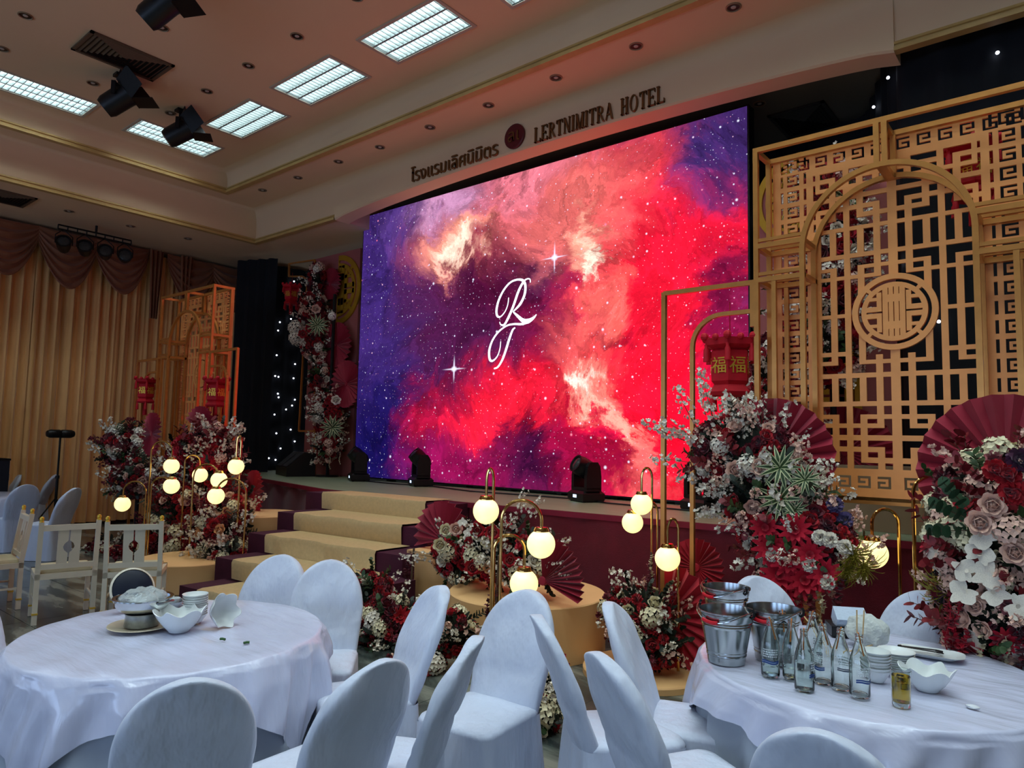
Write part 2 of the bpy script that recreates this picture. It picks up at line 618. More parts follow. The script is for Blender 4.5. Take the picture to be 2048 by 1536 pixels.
# ------------------------------------------------------------------ curtain on the left wall
M_CURT = mat('ochre_curtain', (236, 176, 108), 0.8, var=0.12, scale=2.0, stretch=(1, 3, 0.3), bump=0.1, bscale=40, sheen=0.3)
M_SWAG = mat('rust_swag_satin', (140, 82, 48), 0.6, var=0.1, scale=3, bump=0.1, bscale=30, sheen=0.3)
cur = thing('window_curtain', 'floor length ochre pleated curtain along the left wall', 'curtain', (-14.2, 5, 0))
cur.location = (0, 0, 0)
R = random.Random(4)
y = 0.2
while y < 8.9:
    wd = R.uniform(1.1, 1.5)
    b = MB()
    ph = [R.uniform(0, 6) for _ in range(4)]
    def fn(u, v, y=y, wd=wd, ph=ph):
        yy = y + u * (wd + 0.02)
        z = 0.06 + v * 5.16
        am = 0.06 * (0.75 + 0.35 * math.sin(yy * 2.1 + ph[0]))
        return (-14.2 + am * math.sin(yy * 33 + 1.3 * math.sin(yy * 5 + ph[1]) + 0.25 * math.sin(v * 3 + ph[2])) + 0.02 * math.sin(yy * 71), yy, z)
    b.grid(fn, 90, 5)
    b.build('curtain_panel', M_CURT, cur, smooth=True)
    y += wd
SY = [1.1, 2.05, 3.0, 3.95, 4.85, 6.2, 7.1, 8.0]
for i, y0 in enumerate(SY):
    b = MB()
    dep = 0.88 if i % 2 == 0 else 0.95
    def fs(u, v, y0=y0, dep=dep):
        a = PI * u
        sag = math.sin(a) ** 0.8
        z = 5.3 - 0.04 - v * (0.18 + dep * sag * 0.9) + 0.03 * (1 - sag)
        rip = 0.035 * math.sin(v * 34) * sag
        return (-14.08 + 0.16 * math.sin(a) * (0.3 + 0.7 * v) + rip, y0 + u * 1.0, z)
    b.grid(fs, 22, 34)
    b.build('swag', M_SWAG, cur, smooth=True)
for y0 in (5.95, 6.55):
    b = MB()
    def ft(u, v):
        w2 = 0.26 * (1 - 0.45 * v)
        return (-13.98 + 0.05 * math.sin(u * 19), y0 + (u - 0.5) * w2, 5.28 - v * 1.35)
    b.grid(ft, 18, 6)
    b.build('swag_tail', M_SWAG, cur, smooth=True)
struct(MB().box((-14.5, 0, 0.0), (-14.28, 9.3, 0.2)).build('dark_strip_left', mat('dark_strip', (40, 34, 30), 0.7)))  # low dark strip along the foot of the curtain

# ------------------------------------------------------------------ black star cloths round the stage
M_STAR = mat('star_lamp', (235, 240, 255), 0.4, var=0, emit=(225, 235, 255), es=3.0)
def drape(name, label, path, z0, z1, folds, stars, seed):
    t = thing(name, label, 'stage drape', (0, 0, 0))
    r = random.Random(seed)
    L = [0]
    for i in range(len(path) - 1):
        L.append(L[-1] + math.dist(path[i], path[i + 1]))
    def pos(s):
        for i in range(len(path) - 1):
            if s <= L[i + 1] + 1e-6:
                q = (s - L[i]) / (L[i + 1] - L[i])
                (x0, y0), (x1, y1) = path[i], path[i + 1]
                nx, ny = (y1 - y0) / (L[i + 1] - L[i]), -(x1 - x0) / (L[i + 1] - L[i])
                return x0 + (x1 - x0) * q, y0 + (y1 - y0) * q, nx, ny
    def fn(u, v):
        x, y, nx, ny = pos(u * L[-1])
        a = 0.035 * math.sin(u * L[-1] * folds)
        return (x + nx * a, y + ny * a, z0 + (z1 - z0) * v)
    MB().grid(fn, int(L[-1] * 22), 1).build('cloth', M_BLACK, t, smooth=True)
    if stars:
        me = MB().sphere((0, 0, 0), 0.016, 6, 4).mesh('star_lamp', M_STAR)
        for i in range(stars):
            x, y, nx, ny = pos(r.uniform(0.03, 0.97) * L[-1])
            link('star_lamp', me, t, (x + nx * 0.06, y + ny * 0.06, r.uniform(z0 + 0.1, z1 - 0.1)))
    return t
drape('side_drape', 'plain black drape at the left end of the stage', [(-13.1, 7.15), (-12.25, 7.5)], SH + 0.005, 5.2, 26, 0, 1)
drape('star_cloth', 'black star cloth behind the left flower column', [(-12.95, 7.75), (-12.85, 9.2), (-9.2, 9.2)], SH + 0.005, 5.25, 20, 130, 2)
drape('star_cloth', 'black star cloth behind the right lattice gate', [(-3.3, 9.3), (-1.9, 8.9), (-1.3, 7.3), (-1.1, 7.22), (2.4, 7.3)], SH + 0.005, 5.7, 18, 60, 3)
# ------------------------------------------------------------------ ceiling lights
M_TUBE = mat('fluorescent_panel', (240, 255, 252), 0.5, var=0, emit=(226, 244, 250), es=TUBE)
M_REFL = mat('louver_aluminium', (120, 128, 126), 0.5, metal=0.0, var=0.03)
M_FRAME = mat('troffer_frame_paint', (190, 180, 160), 0.5, var=0.03)


def troffer(x, y, lx, ly, label):
    t = thing('ceiling_light', label, 'ceiling light', (x, y, Z2), 0, 'recessed fluorescent ceiling lights')
    hx, hy = lx / 2, ly / 2
    b = MB()
    for a, c in (((-hx - .04, -hy - .04), (hx + .04, -hy)), ((-hx - .04, hy), (hx + .04, hy + .04)), ((-hx - .04, -hy), (-hx, hy)), ((hx, -hy), (hx + .04, hy))):
        b.box((a[0], a[1], -0.012), (c[0], c[1], 0.0))
    b.build('frame', M_FRAME, t)
    h = MB()
    for (ax, ay), (bx_, by_) in (((-hx, -hy), (hx, -hy)), ((hx, -hy), (hx, hy)), ((hx, hy), (-hx, hy)), ((-hx, hy), (-hx, -hy))):
        h.add([(ax, ay, 0), (bx_, by_, 0), (bx_, by_, 0.092), (ax, ay, 0.092)], [(0, 1, 2, 3)])
    h.add([(-hx, -hy, .092), (hx, -hy, .092), (hx, hy, .092), (-hx, hy, .092)], [(3, 2, 1, 0)])
    h.build('housing', M_REFL, t)
    MB().add([(-hx, -hy, .085), (hx, -hy, .085), (hx, hy, .085), (-hx, hy, .085)], [(3, 2, 1, 0)]).build('light_panel', M_TUBE, t)
    b = MB()
    d = 0.075
    long_x = lx > ly
    L, W = (lx, ly) if long_x else (ly, lx)
    for i in range(4):
        v = -W / 2 + W * i / 3
        e = 0.012
        if long_x:
            b.box((-L / 2, v - e, 0.001), (L / 2, v + e, d))
        else:
            b.box((v - e, -L / 2, 0.001), (v + e, L / 2, d))
    n = 17
    for i in range(n):
        u = -L / 2 + L * (i + 0.5) / n
        for k in range(3):
            v0, v1 = -W / 2 + W * k / 3, -W / 2 + W * (k + 1) / 3
            if long_x:
                b.box((u - .004, v0, 0.003), (u + .004, v1, d))
            else:
                b.box((v0, u - .004, 0.003), (v1, u + .004, d))
    b.build('louver', M_REFL, t)
    return t


for a in TR:
    troffer(*a)
M_DLR = mat('downlight_ring', (150, 128, 100), 0.4, metal=0.3, var=0.05)
M_DLI = mat('downlight_well', (60, 46, 36), 0.4, metal=0.3, var=0.1)
M_DLB = mat('downlight_bulb', (190, 180, 165), 0.25, var=0.05)


def downlight(p, label, grp):
    t = thing('downlight', label, 'downlight', p, 0, grp)
    MB().lathe([(0.075, 0.0), (0.075, -0.008), (0.066, -0.012), (0.06, -0.004), (0.05, -0.003)], 20).build('ring', M_DLR, t, smooth=True)
    MB().lathe([(0.06, -0.004), (0.045, -0.0025), (0.0005, -0.0022)], 20).build('well', M_DLI, t, smooth=True)
    MB().lathe([(0.026, -0.003), (0.022, -0.008), (0.0005, -0.009)], 14).build('bulb', M_DLB, t, smooth=True)


for k, (x, y) in enumerate([(1467, 14), (1272, 92), (1112, 155), (977, 210), (860, 254), (760, 294), (677, 323), (596, 355), (525, 380)]):
    downlight(at(x, y, Z=Z1), ['rightmost', 'second', 'third', 'fourth', 'fifth', 'sixth', 'seventh', 'eighth', 'ninth'][k] +
              ' small round downlight from the right in the row above the stage beam', 'downlights above the stage beam')
for k, (x, y) in enumerate([(452, 408), (339, 375), (207, 337), (56, 293)]):
    downlight(at(x, y, Z=Z1), ['small downlight in the corner of the middle ceiling ring', 'first small downlight left of the ring corner',
              'second small downlight left of the ring corner', 'small downlight on the ring nearest the left edge'][k], 'downlights on the left ceiling ring')
for k, (x, y) in enumerate([(138, 422), (261, 452), (376, 477)]):
    downlight(at(x, y, Z=Z0), ['small downlight left of the stage light bar', 'small downlight beside the right end of the light bar',
              'small downlight right of the light bar, nearest the stage'][k], 'downlights on the low ceiling over the curtain')
for k, (x, y) in enumerate([(594, 72), (497, 131), (414, 182), (341, 226), (324, 55), (186, 166), (51, 31), (4, 97), (713, -6)]):
    downlight(at(x, y, Z=Z2), ['downlight on the main ceiling beside the largest louvred light', 'downlight on the main ceiling beside the middle front light',
              'downlight on the main ceiling above the corner front light', 'downlight between the two lower black spotlights', 'downlight just under the topmost black spotlight',
              'downlight left of the middle black spotlight', 'downlight in the top left corner of the photograph', 'downlight at the left edge under the air vent',
              'downlight cut by the top edge'][k], 'downlights on the main ceiling')
downlight(at(1519, 207, Z=5.76), 'single downlight on the dark stage ceiling above the screen corner', 'stage ceiling downlight')

# air vents
M_VENT = mat('vent_grille', (96, 78, 60), 0.5, var=0.08)
M_VENTD = mat('vent_dark', (34, 28, 24), 0.7, var=0.1)


def vent(c, w_, h_, label, m=M_VENT):
    t = thing('air_vent', label, 'air vent', c)
    b = MB()
    hx, hy = w_ / 2, h_ / 2
    for a, e in (((-hx, -hy), (hx, -hy + .04)), ((-hx, hy - .04), (hx, hy)), ((-hx, -hy), (-hx + .04, hy)), ((hx - .04, -hy), (hx, hy))):
        b.box((a[0], a[1], -0.02), (e[0], e[1], -0.001))
    b.build('frame', m, t)
    MB().box((-hx, -hy, -0.004), (hx, hy, -0.001)).build('backing', M_VENTD, t)
    # four way louvre: nested square slats
    for k in range(1, 9):
        q = 1 - k / 9
        x1, y1, x0, y0 = hx * q, hy * q, hx * (q - 0.06), hy * (q - 0.06)
        s = MB()
        z1, z0 = -0.022, -0.006
        s.v += [(-x1, -y1, z0), (x1, -y1, z0), (x1, y1, z0), (-x1, y1, z0), (-x0, -y0, z1), (x0, -y0, z1), (x0, y0, z1), (-x0, y0, z1)]
        s.f += [(0, 1, 5, 4), (1, 2, 6, 5), (2, 3, 7, 6), (3, 0, 4, 7)]
        s.build('slat', m, t)


v = [at(175, 105, Z=Z2), at(215, 73, Z=Z2), at(317, 122, Z=Z2), at(280, 150, Z=Z2)]
vent((sum(p.x for p in v) / 4, sum(p.y for p in v) / 4, Z2), 0.62, 0.95, 'brown square four way air vent on the main ceiling')
p = at(8, 393, Z=Z0)
vent((p.x, p.y, Z0), 0.7, 0.7, 'brown air vent on the low ceiling at the left edge')
p = at(1610, 240, Z=5.76)
vent((p.x, p.y, 5.76), 0.66, 0.8, 'dark air vent on the stage ceiling right of the screen', mat('vent_grey', (60, 58, 52), 0.6, var=0.1))


# barn door spotlights hanging from the main ceiling
def spot(px, py, z, rz, tilt, label, s=1.0):
    p = at(px, py, Z=z)
    t = thing('spotlight', label, 'spotlight', p, 0, 'black barn door spotlights')
    t.scale = (s, s, s)
    R = Euler((tilt, 0, rz)).to_matrix().to_4x4()
    MB().tube([(0, 0, 0.12), (0, 0, (Z2 - z) / s)], 0.015, 8).build('drop_rod', M_BLKM, t)
    MB().box((-0.05, -0.05, (Z2 - z) / s - 0.03), (0.05, 0.05, (Z2 - z) / s)).build('mount', M_BLKM, t)
    b = MB()
    b.bar((-0.15, 0, 0), (-0.15, 0, 0.14), 0.012, 0.04).bar((0.15, 0, 0), (0.15, 0, 0.14), 0.012, 0.04).bar((-0.156, 0, 0.135), (0.156, 0, 0.135), 0.04, 0.012)
    b.xf(Euler((0, 0, rz)).to_matrix().to_4x4())
    b.build('yoke', M_BLKM, t)
    MB().lathe([(0.001, -0.17), (0.1, -0.17), (0.12, -0.12), (0.125, 0.1), (0.13, 0.12), (0.105, 0.125), (0.1, 0.08), (0.001, 0.06)], 16).xf(R @ Matrix.Rotation(-PI / 2, 4, 'X')).build('housing', M_BLK, t, smooth=True)
    for a in range(4):
        q = MB().box((-0.125, -0.002, 0.0), (0.125, 0.003, 0.21)).xf(R @ Matrix.Rotation(-PI / 2, 4, 'X') @ Matrix.Rotation(a * PI / 2, 4, 'Z') @ Matrix.Translation((0, 0.115, 0.12)) @ Matrix.Rotation(-0.6, 4, 'X'))
        q.build('barn_door', M_BLKM, t)


spot(318, 18, 5.93, -0.9, 0.75, 'black barn door spotlight at the top edge of the photograph', 1.1)
spot(236, 200, 5.93, -0.7, 0.7, 'black barn door spotlight beside the air vent', 1.2)
spot(358, 266, 5.93, -0.6, 0.65, 'black barn door spotlight in front of the louvred light', 1.15)

# bar with four par cans in front of the curtain
bar = thing('light_bar', 'black bar of four par lights hanging before the curtain swags', 'stage lights', (0, 0, 0))
A, B = at(116, 456, X=-13.35), at(262, 490, X=-13.35)
zc = (A.z + B.z) / 2
A.z = B.z = zc
b = MB()
for dz in (0, 0.07):
    b.tube([(A.x, A.y, A.z + dz), (B.x, B.y, B.z + dz)], 0.015, 6)
for k in range(9):
    yy = A.y + (B.y - A.y) * k / 8
    b.tube([(A.x, yy, A.z), (A.x, yy, A.z + 0.07)], 0.01, 5)
b.build('truss', M_BLKM, bar)
MB().tube([(A.x, (A.y + B.y) / 2, A.z + 0.06), (A.x, (A.y + B.y) / 2, Z0)], 0.02, 6).build('drop_rod', M_BLKM, bar)
M_LENS = mat('par_lens', (58, 60, 58), 0.25, var=0.2, scale=40)
for k in range(4):
    yy = A.y + (B.y - A.y) * (k + 0.25) / 3.6
    c = Vector((A.x + 0.06, yy, A.z - 0.26))
    T = Matrix.Translation(c) @ Euler((0, math.radians(66 + 6 * k), math.radians(-22))).to_matrix().to_4x4()
    cn = MB().lathe([(0.001, -0.16), (0.08, -0.15), (0.105, -0.05), (0.115, 0.08), (0.125, 0.09), (0.125, 0.1), (0.1, 0.1), (0.1, 0.07)], 18).xf(T).build('par_can', M_BLK, bar, smooth=True)
    MB().lathe([(0.1, 0.075), (0.06, 0.088), (0.001, 0.092)], 18).xf(T).build('lens', M_LENS, cn, smooth=True)
    MB().tube([c + Vector((0, -0.13, 0)), c + Vector((0, -0.13, 0.14)), c + Vector((-0.04, 0, 0.26)), c + Vector((0, 0.13, 0.14)), c + Vector((0, 0.13, 0))], 0.009, 5).build('yoke', M_BLKM, cn)

# ------------------------------------------------------------------ hotel sign on the beam
YS = YA - 0.035
M_LET = mat('bronze_letter', (120, 84, 44), 0.4, metal=0.5, var=0.1)
SERIF = {
    'L': [('v', .12), ('h', 0, .12, .72), ('tip', .66, 0)],
    'E': [('v', .12), ('h', 0, .12, .7), ('h', 1, .12, .68), ('m', .5, .2, .5)],
    'T': [('v', .37), ('h', 1, .02, .74)],
    'I': [('v', .16)], 'H': [('v', .14), ('v', .62), ('m', .5, .2, .62)],
    'N': [('t', .12), ('t', .68), ('d', .12, 1, .68, 0, .16)],
    'M': [('t', .12), ('v', .82), ('d', .14, 1, .47, 0, .16), ('d', .47, 0, .8, 1, .06)],
    'A': [('d', .08, 0, .4, 1, .06), ('d', .4, 1, .72, 0, .16), ('m', .32, .18, .58)],
    'R': [('v', .14), ('bowl', .2, .52, 1), ('d', .36, .5, .72, 0, .15)],
    'O': [('o', .4)]}
WID = dict(L=.78, E=.78, T=.78, I=.36, H=.82, N=.84, M=.98, A=.84, R=.82, O=.88)


def serif_letter(ch, h, dep):
    b = MB()
    def rect(x0, z0, x1, z1):
        b.box((x0 * h, -dep, z0 * h), (x1 * h, 0, z1 * h))
    for s in SERIF[ch]:
        if s[0] in 'vt' and len(s) == 2:
            wv = 0.08 if s[0] == 'v' else 0.03
            rect(s[1] - wv, 0, s[1] + wv, 1)
            rect(s[1] - wv - .07, 0, s[1] + wv + .07, .05)
            rect(s[1] - wv - .07, .95, s[1] + wv + .07, 1)
        elif s[0] == 'h':
            z = s[1]
            rect(s[2], z - (.06 if z else 0), s[3], z + (0 if z else .06))
            if z:
                rect(s[3] - .05, .78, s[3], 1)
                if ch == 'T':
                    rect(s[2], .78, s[2] + .05, 1)
            else:
                rect(s[3] - .05, 0, s[3], .24)
        elif s[0] == 'm':
            rect(s[2], s[1] - .03, s[3], s[1] + .03)
            if ch == 'E':
                rect(s[3] - .04, s[1] - .1, s[3], s[1] + .1)
        elif s[0] == 'd':
            _, x0, z0, x1, z1, wd = s
            q = wd / 2
            vs = [((x0 - q) * h, z0 * h), ((x0 + q) * h, z0 * h), ((x1 + q) * h, z1 * h), ((x1 - q) * h, z1 * h)]
            b.add([(x, -dep, z) for x, z in vs] + [(x, 0, z) for x, z in vs], [(0, 1, 2, 3), (7, 6, 5, 4), (0, 4, 5, 1), (1, 5, 6, 2), (2, 6, 7, 3), (3, 7, 4, 0)])
        elif s[0] in ('o', 'bowl'):
            n = 16
            if s[0] == 'o':
                a0, a1, cx, cz, ro, rz, th = 0, 2 * PI, .42, .5, .4, .52, .13
            else:
                a0, a1, cx, cz, ro, rz, th = -PI / 2, PI / 2, .3, .75, .34, .25, .13
            ring = []
            for i in range(n + 1):
                t = a0 + (a1 - a0) * i / n
                tx = th * (0.35 + 0.65 * abs(math.cos(t)))
                ring.append(((cx + ro * math.cos(t)) * h, (cz + rz * math.sin(t)) * h, (cx + (ro - tx) * math.cos(t)) * h, (cz + (rz - .06) * math.sin(t)) * h))
            k = len(b.v)
            for xo, zo, xi, zi in ring:
                b.v += [(xo, -dep, zo), (xi, -dep, zi), (xo, 0, zo), (xi, 0, zi)]
            for i in range(n):
                c = k + 4 * i
                b.f += [(c, c + 1, c + 5, c + 4), (c + 2, c + 6, c + 7, c + 3), (c, c + 4, c + 6, c + 2), (c + 1, c + 3, c + 7, c + 5)]
            if s[0] == 'bowl':
                rect(.2, .94, .32, 1.0)
                rect(.2, .5, .32, .56)
    return b


p0, p1 = at(1068, 283, Y=YS), at(1331, 205, Y=YS)
zb = (p0.z + p1.z) / 2
HL = 0.2
TXT = 'LERTNIMITRA HOTEL'
adv = [WID.get(c, .62) + .1 for c in TXT]
kx = (p1.x - p0.x) / (sum(adv) * HL)
sign = thing('hotel_sign', 'raised bronze serif lettering LERTNIMITRA HOTEL on the beam', 'sign', (p0.x, YS + 0.03, zb))
x = 0
for c, a in zip(TXT, adv):
    if c != ' ':
        b = serif_letter(c, HL, 0.03)
        b.v = [(v_[0] * kx + x, v_[1], v_[2]) for v_ in b.v]
        b.build('letter', M_LET, sign)
    x += a * HL * kx
p0, p1 = at(821, 352, Y=YS), at(995, 298, Y=YS)
me = text_mesh('โรงแรมเลิศนิมิตร', 0.3, 0.03, 'thai_lettering', M_LET)
xs = [v_.co.x for v_ in me.vertices]
wt = max(xs) - min(xs)
th = thing('thai_hotel_sign', 'raised bronze Thai lettering on the beam left of the emblem', 'sign', ((p0.x + p1.x) / 2, YS, (p0.z + p1.z) / 2))
link('lettering', me, th, (0, 0.018, 0), (PI / 2, 0, 0), ((p1.x - p0.x) / wt, 0.92, 1))
pc = at(1028, 272, Y=YS)
em = thing('hotel_emblem', 'round maroon emblem disc between the two hotel signs', 'emblem', (pc.x, YS + 0.03, pc.z))
MB().lathe([(0.0005, 0.035), (0.155, 0.035), (0.165, 0.028), (0.165, 0)], 32).xf(Matrix.Rotation(PI / 2, 4, 'X')).build('disc', mat('emblem_maroon', (92, 18, 26), 0.45, var=0.06), em, smooth=30)
me = text_mesh('ลเ', 0.24, 0.012, 'emblem_mark', M_LET)
link('mark', me, em, (0, -0.042, 0), (PI / 2, 0, 0))

# ------------------------------------------------------------------ video wall
YL = 7.6
P00, P11 = at(707, 952, Y=YL), at(1494, 217, Y=YL)
LX0, LX1, LZ0, LZ1 = P00.x + 0.02, P11.x, 1.05, P11.z + 0.03
LW, LH = LX1 - LX0, LZ1 - LZ0
BLOBS = [  # photo centre, radii, tilt, colour, weight, noise
    (760, 880, 170, 210, 0, (10, 12, 84), .85), (730, 560, 130, 260, 0, (58, 36, 108), .9), (880, 560, 110, 240, 0, (92, 34, 84), .7),
    (1080, 900, 430, 200, 0, (138, 12, 62), .8), (1050, 430, 330, 130, 0, (206, 92, 100), .9), (1250, 380, 200, 190, 0, (216, 70, 76), .8),
    (1330, 600, 240, 330, 0, (238, 22, 52), 1.0), (1250, 760, 240, 280, 0, (244, 24, 52), .95), (1390, 880, 190, 230, 0, (246, 14, 46), 1.0),
    (1000, 800, 260, 90, -.15, (226, 24, 50), .95), (1420, 470, 110, 80, .5, (238, 24, 54), .8), (870, 810, 90, 70, 0, (196, 18, 62), .8),
    (900, 940, 160, 70, 0, (150, 12, 78), .7), (975, 600, 130, 150, .2, (78, 14, 52), 1.0), (1090, 650, 130, 90, 0, (110, 14, 52), .85), (900, 700, 90, 140, 0, (74, 20, 62), .8),
    (1120, 930, 170, 100, 0, (56, 14, 58), .95), (1445, 300, 130, 140, 0, (58, 36, 96), 1.0), (1480, 640, 70, 140, 0, (92, 12, 58), .8), (1180, 905, 90, 110, 0, (180, 10, 60), .6),
    (890, 415, 90, 70, 0, (196, 140, 180), .9), (930, 480, 95, 48, -.3, (240, 150, 126), .9), (935, 492, 52, 24, -.25, (255, 222, 200), .9),
    (1150, 440, 150, 120, 0, (226, 110, 104), .75), (1180, 480, 40, 56, .3, (250, 170, 146), .9), (1190, 508, 22, 40, .2, (255, 236, 214), .95), (1215, 600, 50, 90, .2, (246, 116, 104), .7),
    (1160, 700, 90, 110, .4, (244, 96, 96), .7), (1190, 770, 66, 56, .5, (252, 170, 150), .9), (1180, 762, 40, 30, .5, (255, 244, 230), 1.0), (1235, 840, 90, 28, .85, (255, 170, 150), .85),
    (1290, 930, 100, 46, .9, (252, 96, 100), .8), (1000, 490, 50, 70, 0, (120, 40, 58), .7), (1010, 830, 130, 40, -.1, (246, 30, 56), .7), (1240, 655, 70, 22, .1, (120, 8, 40), .6), (1060, 340, 160, 70, 0, (226, 120, 136), .8), (800, 450, 60, 70, 0, (84, 56, 128), .7)]
SPARK = [(1109, 515, 25, 2, .8), (1109, 515, 2, 30, .8), (1109, 515, 7, 7, 1.0), (908, 738, 22, 2, .8), (908, 738, 2, 26, .8), (908, 738, 6, 6, 1.0)]


def screen_material():
    m = bpy.data.materials.new('galaxy_picture')
    m.use_nodes = True
    nt = m.node_tree
    for n in list(nt.nodes):
        nt.nodes.remove(n)
    N = nt.nodes.new
    Lk = nt.links.new
    out = N('ShaderNodeOutputMaterial')
    em = N('ShaderNodeEmission')
    em.inputs['Strength'].default_value = SCREEN
    Lk(em.outputs[0], out.inputs[0])
    tc = N('ShaderNodeTexCoord')
    base = tc.outputs['Object']                     # metres on the screen, x right, z up

    def noise(scale, detail, vec=base, rough=0.55, dist=0.0):
        n = N('ShaderNodeTexNoise')
        n.inputs['Scale'].default_value = scale
        n.inputs['Detail'].default_value = detail
        n.inputs['Roughness'].default_value = rough
        n.inputs['Distortion'].default_value = dist
        Lk(vec, n.inputs['Vector'])
        return n
    nz = noise(0.75, 9, rough=0.62, dist=0.6)
    sub = N('ShaderNodeVectorMath')
    sub.operation = 'SUBTRACT'
    Lk(nz.outputs['Color'], sub.inputs[0])
    sub.inputs[1].default_value = (0.5, 0.5, 0.5)
    scl = N('ShaderNodeVectorMath')
    scl.operation = 'SCALE'
    scl.inputs['Scale'].default_value = 2.1
    Lk(sub.outputs[0], scl.inputs[0])
    add = N('ShaderNodeVectorMath')
    Lk(base, add.inputs[0])
    Lk(scl.outputs[0], add.inputs[1])
    nz2 = noise(2.4, 8, add.outputs[0], 0.6, 0.4)
    sub2 = N('ShaderNodeVectorMath')
    sub2.operation = 'SUBTRACT'
    Lk(nz2.outputs['Color'], sub2.inputs[0])
    sub2.inputs[1].default_value = (0.5, 0.5, 0.5)
    scl2 = N('ShaderNodeVectorMath')
    scl2.operation = 'SCALE'
    scl2.inputs['Scale'].default_value = 0.8
    Lk(sub2.outputs[0], scl2.inputs[0])
    add2 = N('ShaderNodeVectorMath')
    Lk(add.outputs[0], add2.inputs[0])
    Lk(scl2.outputs[0], add2.inputs[1])
    warped = add2.outputs[0]
    col = None

    def blob(x, y, rx, ry, a, vec, power):
        c = at(x, y, Y=YL)
        ex, ez = at(x + rx, y, Y=YL), at(x, y - ry, Y=YL)
        sx, sz = abs(ex.x - c.x), abs(ez.z - c.z)
        mp = N('ShaderNodeMapping')
        mp.vector_type = 'TEXTURE'
        mp.inputs['Location'].default_value = (c.x - LX0, 0, c.z - LZ0)
        mp.inputs['Rotation'].default_value = (0, a, 0)
        mp.inputs['Scale'].default_value = (sx * 1.25, 50, sz * 1.25)
        Lk(vec, mp.inputs[0])
        g = N('ShaderNodeTexGradient')
        g.gradient_type = 'SPHERICAL'
        Lk(mp.outputs[0], g.inputs[0])
        mr = N('ShaderNodeMapRange')
        mr.interpolation_type = 'SMOOTHSTEP'
        mr.inputs['From Max'].default_value = 0.85
        mr.inputs['To Max'].default_value = power
        Lk(g.outputs['Fac'], mr.inputs['Value'])
        return mr.outputs[0]
    cur_ = None
    for i, (x, y, rx, ry, a, c, wt_) in enumerate(BLOBS):
        f = blob(x, y, rx, ry, a, warped, wt_)
        mx = N('ShaderNodeMix')
        mx.data_type = 'RGBA'
        if cur_ is None:
            mx.inputs[6].default_value = lin((52, 30, 82))
        else:
            Lk(cur_, mx.inputs[6])
        mx.inputs[7].default_value = lin(c)
        Lk(f, mx.inputs[0])
        cur_ = mx.outputs[2]
    # cloud structure
    n2 = noise(1.5, 12, warped, 0.68, 1.2)
    rp = N('ShaderNodeMapRange')
    rp.inputs['From Min'].default_value = 0.32
    rp.inputs['From Max'].default_value = 0.66
    rp.inputs['To Min'].default_value = 0.42
    rp.inputs['To Max'].default_value = 1.3
    Lk(n2.outputs[0], rp.inputs['Value'])
    mul = N('ShaderNodeVectorMath')
    mul.operation = 'SCALE'
    Lk(cur_, mul.inputs[0])
    Lk(rp.outputs[0], mul.inputs['Scale'])
    cur_ = mul.outputs[0]
    # star fields
    for scale, thr, dens, gain in ((5.2, 0.075, 0.5, 1.0), (9.0, 0.07, 0.55, 0.8), (15.0, 0.08, 0.5, 0.55), (2.2, 0.045, 0.5, 1.0)):
        vo = N('ShaderNodeTexVoronoi')
        vo.voronoi_dimensions = '2D'
        vo.inputs['Scale'].default_value = scale
        sp = N('ShaderNodeSeparateXYZ')
        Lk(base, sp.inputs[0])
        cb = N('ShaderNodeCombineXYZ')
        Lk(sp.outputs['X'], cb.inputs['X'])
        Lk(sp.outputs['Z'], cb.inputs['Y'])
        Lk(cb.outputs[0], vo.inputs['Vector'])
        sc3 = N('ShaderNodeSeparateColor')
        Lk(vo.outputs['Color'], sc3.inputs[0])
        rad = N('ShaderNodeMath')
        rad.operation = 'MULTIPLY'
        rad.inputs[1].default_value = thr * 1.6
        Lk(sc3.outputs[0], rad.inputs[0])
        gt = N('ShaderNodeMath')
        gt.operation = 'GREATER_THAN'
        gt.inputs[1].default_value = dens
        Lk(sc3.outputs[1], gt.inputs[0])
        mr = N('ShaderNodeMapRange')
        mr.interpolation_type = 'SMOOTHSTEP'
        Lk(vo.outputs['Distance'], mr.inputs['Value'])
        Lk(rad.outputs[0], mr.inputs['From Max'])
        mr.inputs['To Min'].default_value = gain
        mr.inputs['To Max'].default_value = 0
        f = N('ShaderNodeMath')
        f.operation = 'MULTIPLY'
        Lk(mr.outputs[0], f.inputs[0])
        Lk(gt.outputs[0], f.inputs[1])
        cr = N('ShaderNodeValToRGB')
        cr.color_ramp.elements[0].color = lin((255, 120, 150))
        cr.color_ramp.elements[1].color = lin((225, 225, 255))
        cr.color_ramp.elements[1].position = 0.45
        Lk(sc3.outputs[2], cr.inputs[0])
        mx = N('ShaderNodeMix')
        mx.data_type = 'RGBA'
        Lk(f.outputs[0], mx.inputs[0])
        Lk(cur_, mx.inputs[6])
        Lk(cr.outputs[0], mx.inputs[7])
        cur_ = mx.outputs[2]
    for x, y, rx, ry, p in SPARK:
        f = blob(x, y, rx, ry, 0, base, p)
        mx = N('ShaderNodeMix')
        mx.data_type = 'RGBA'
        Lk(f, mx.inputs[0])
        Lk(cur_, mx.inputs[6])
        mx.inputs[7].default_value = lin((232, 226, 255))
        cur_ = mx.outputs[2]
    Lk(cur_, em.inputs['Color'])
    return m


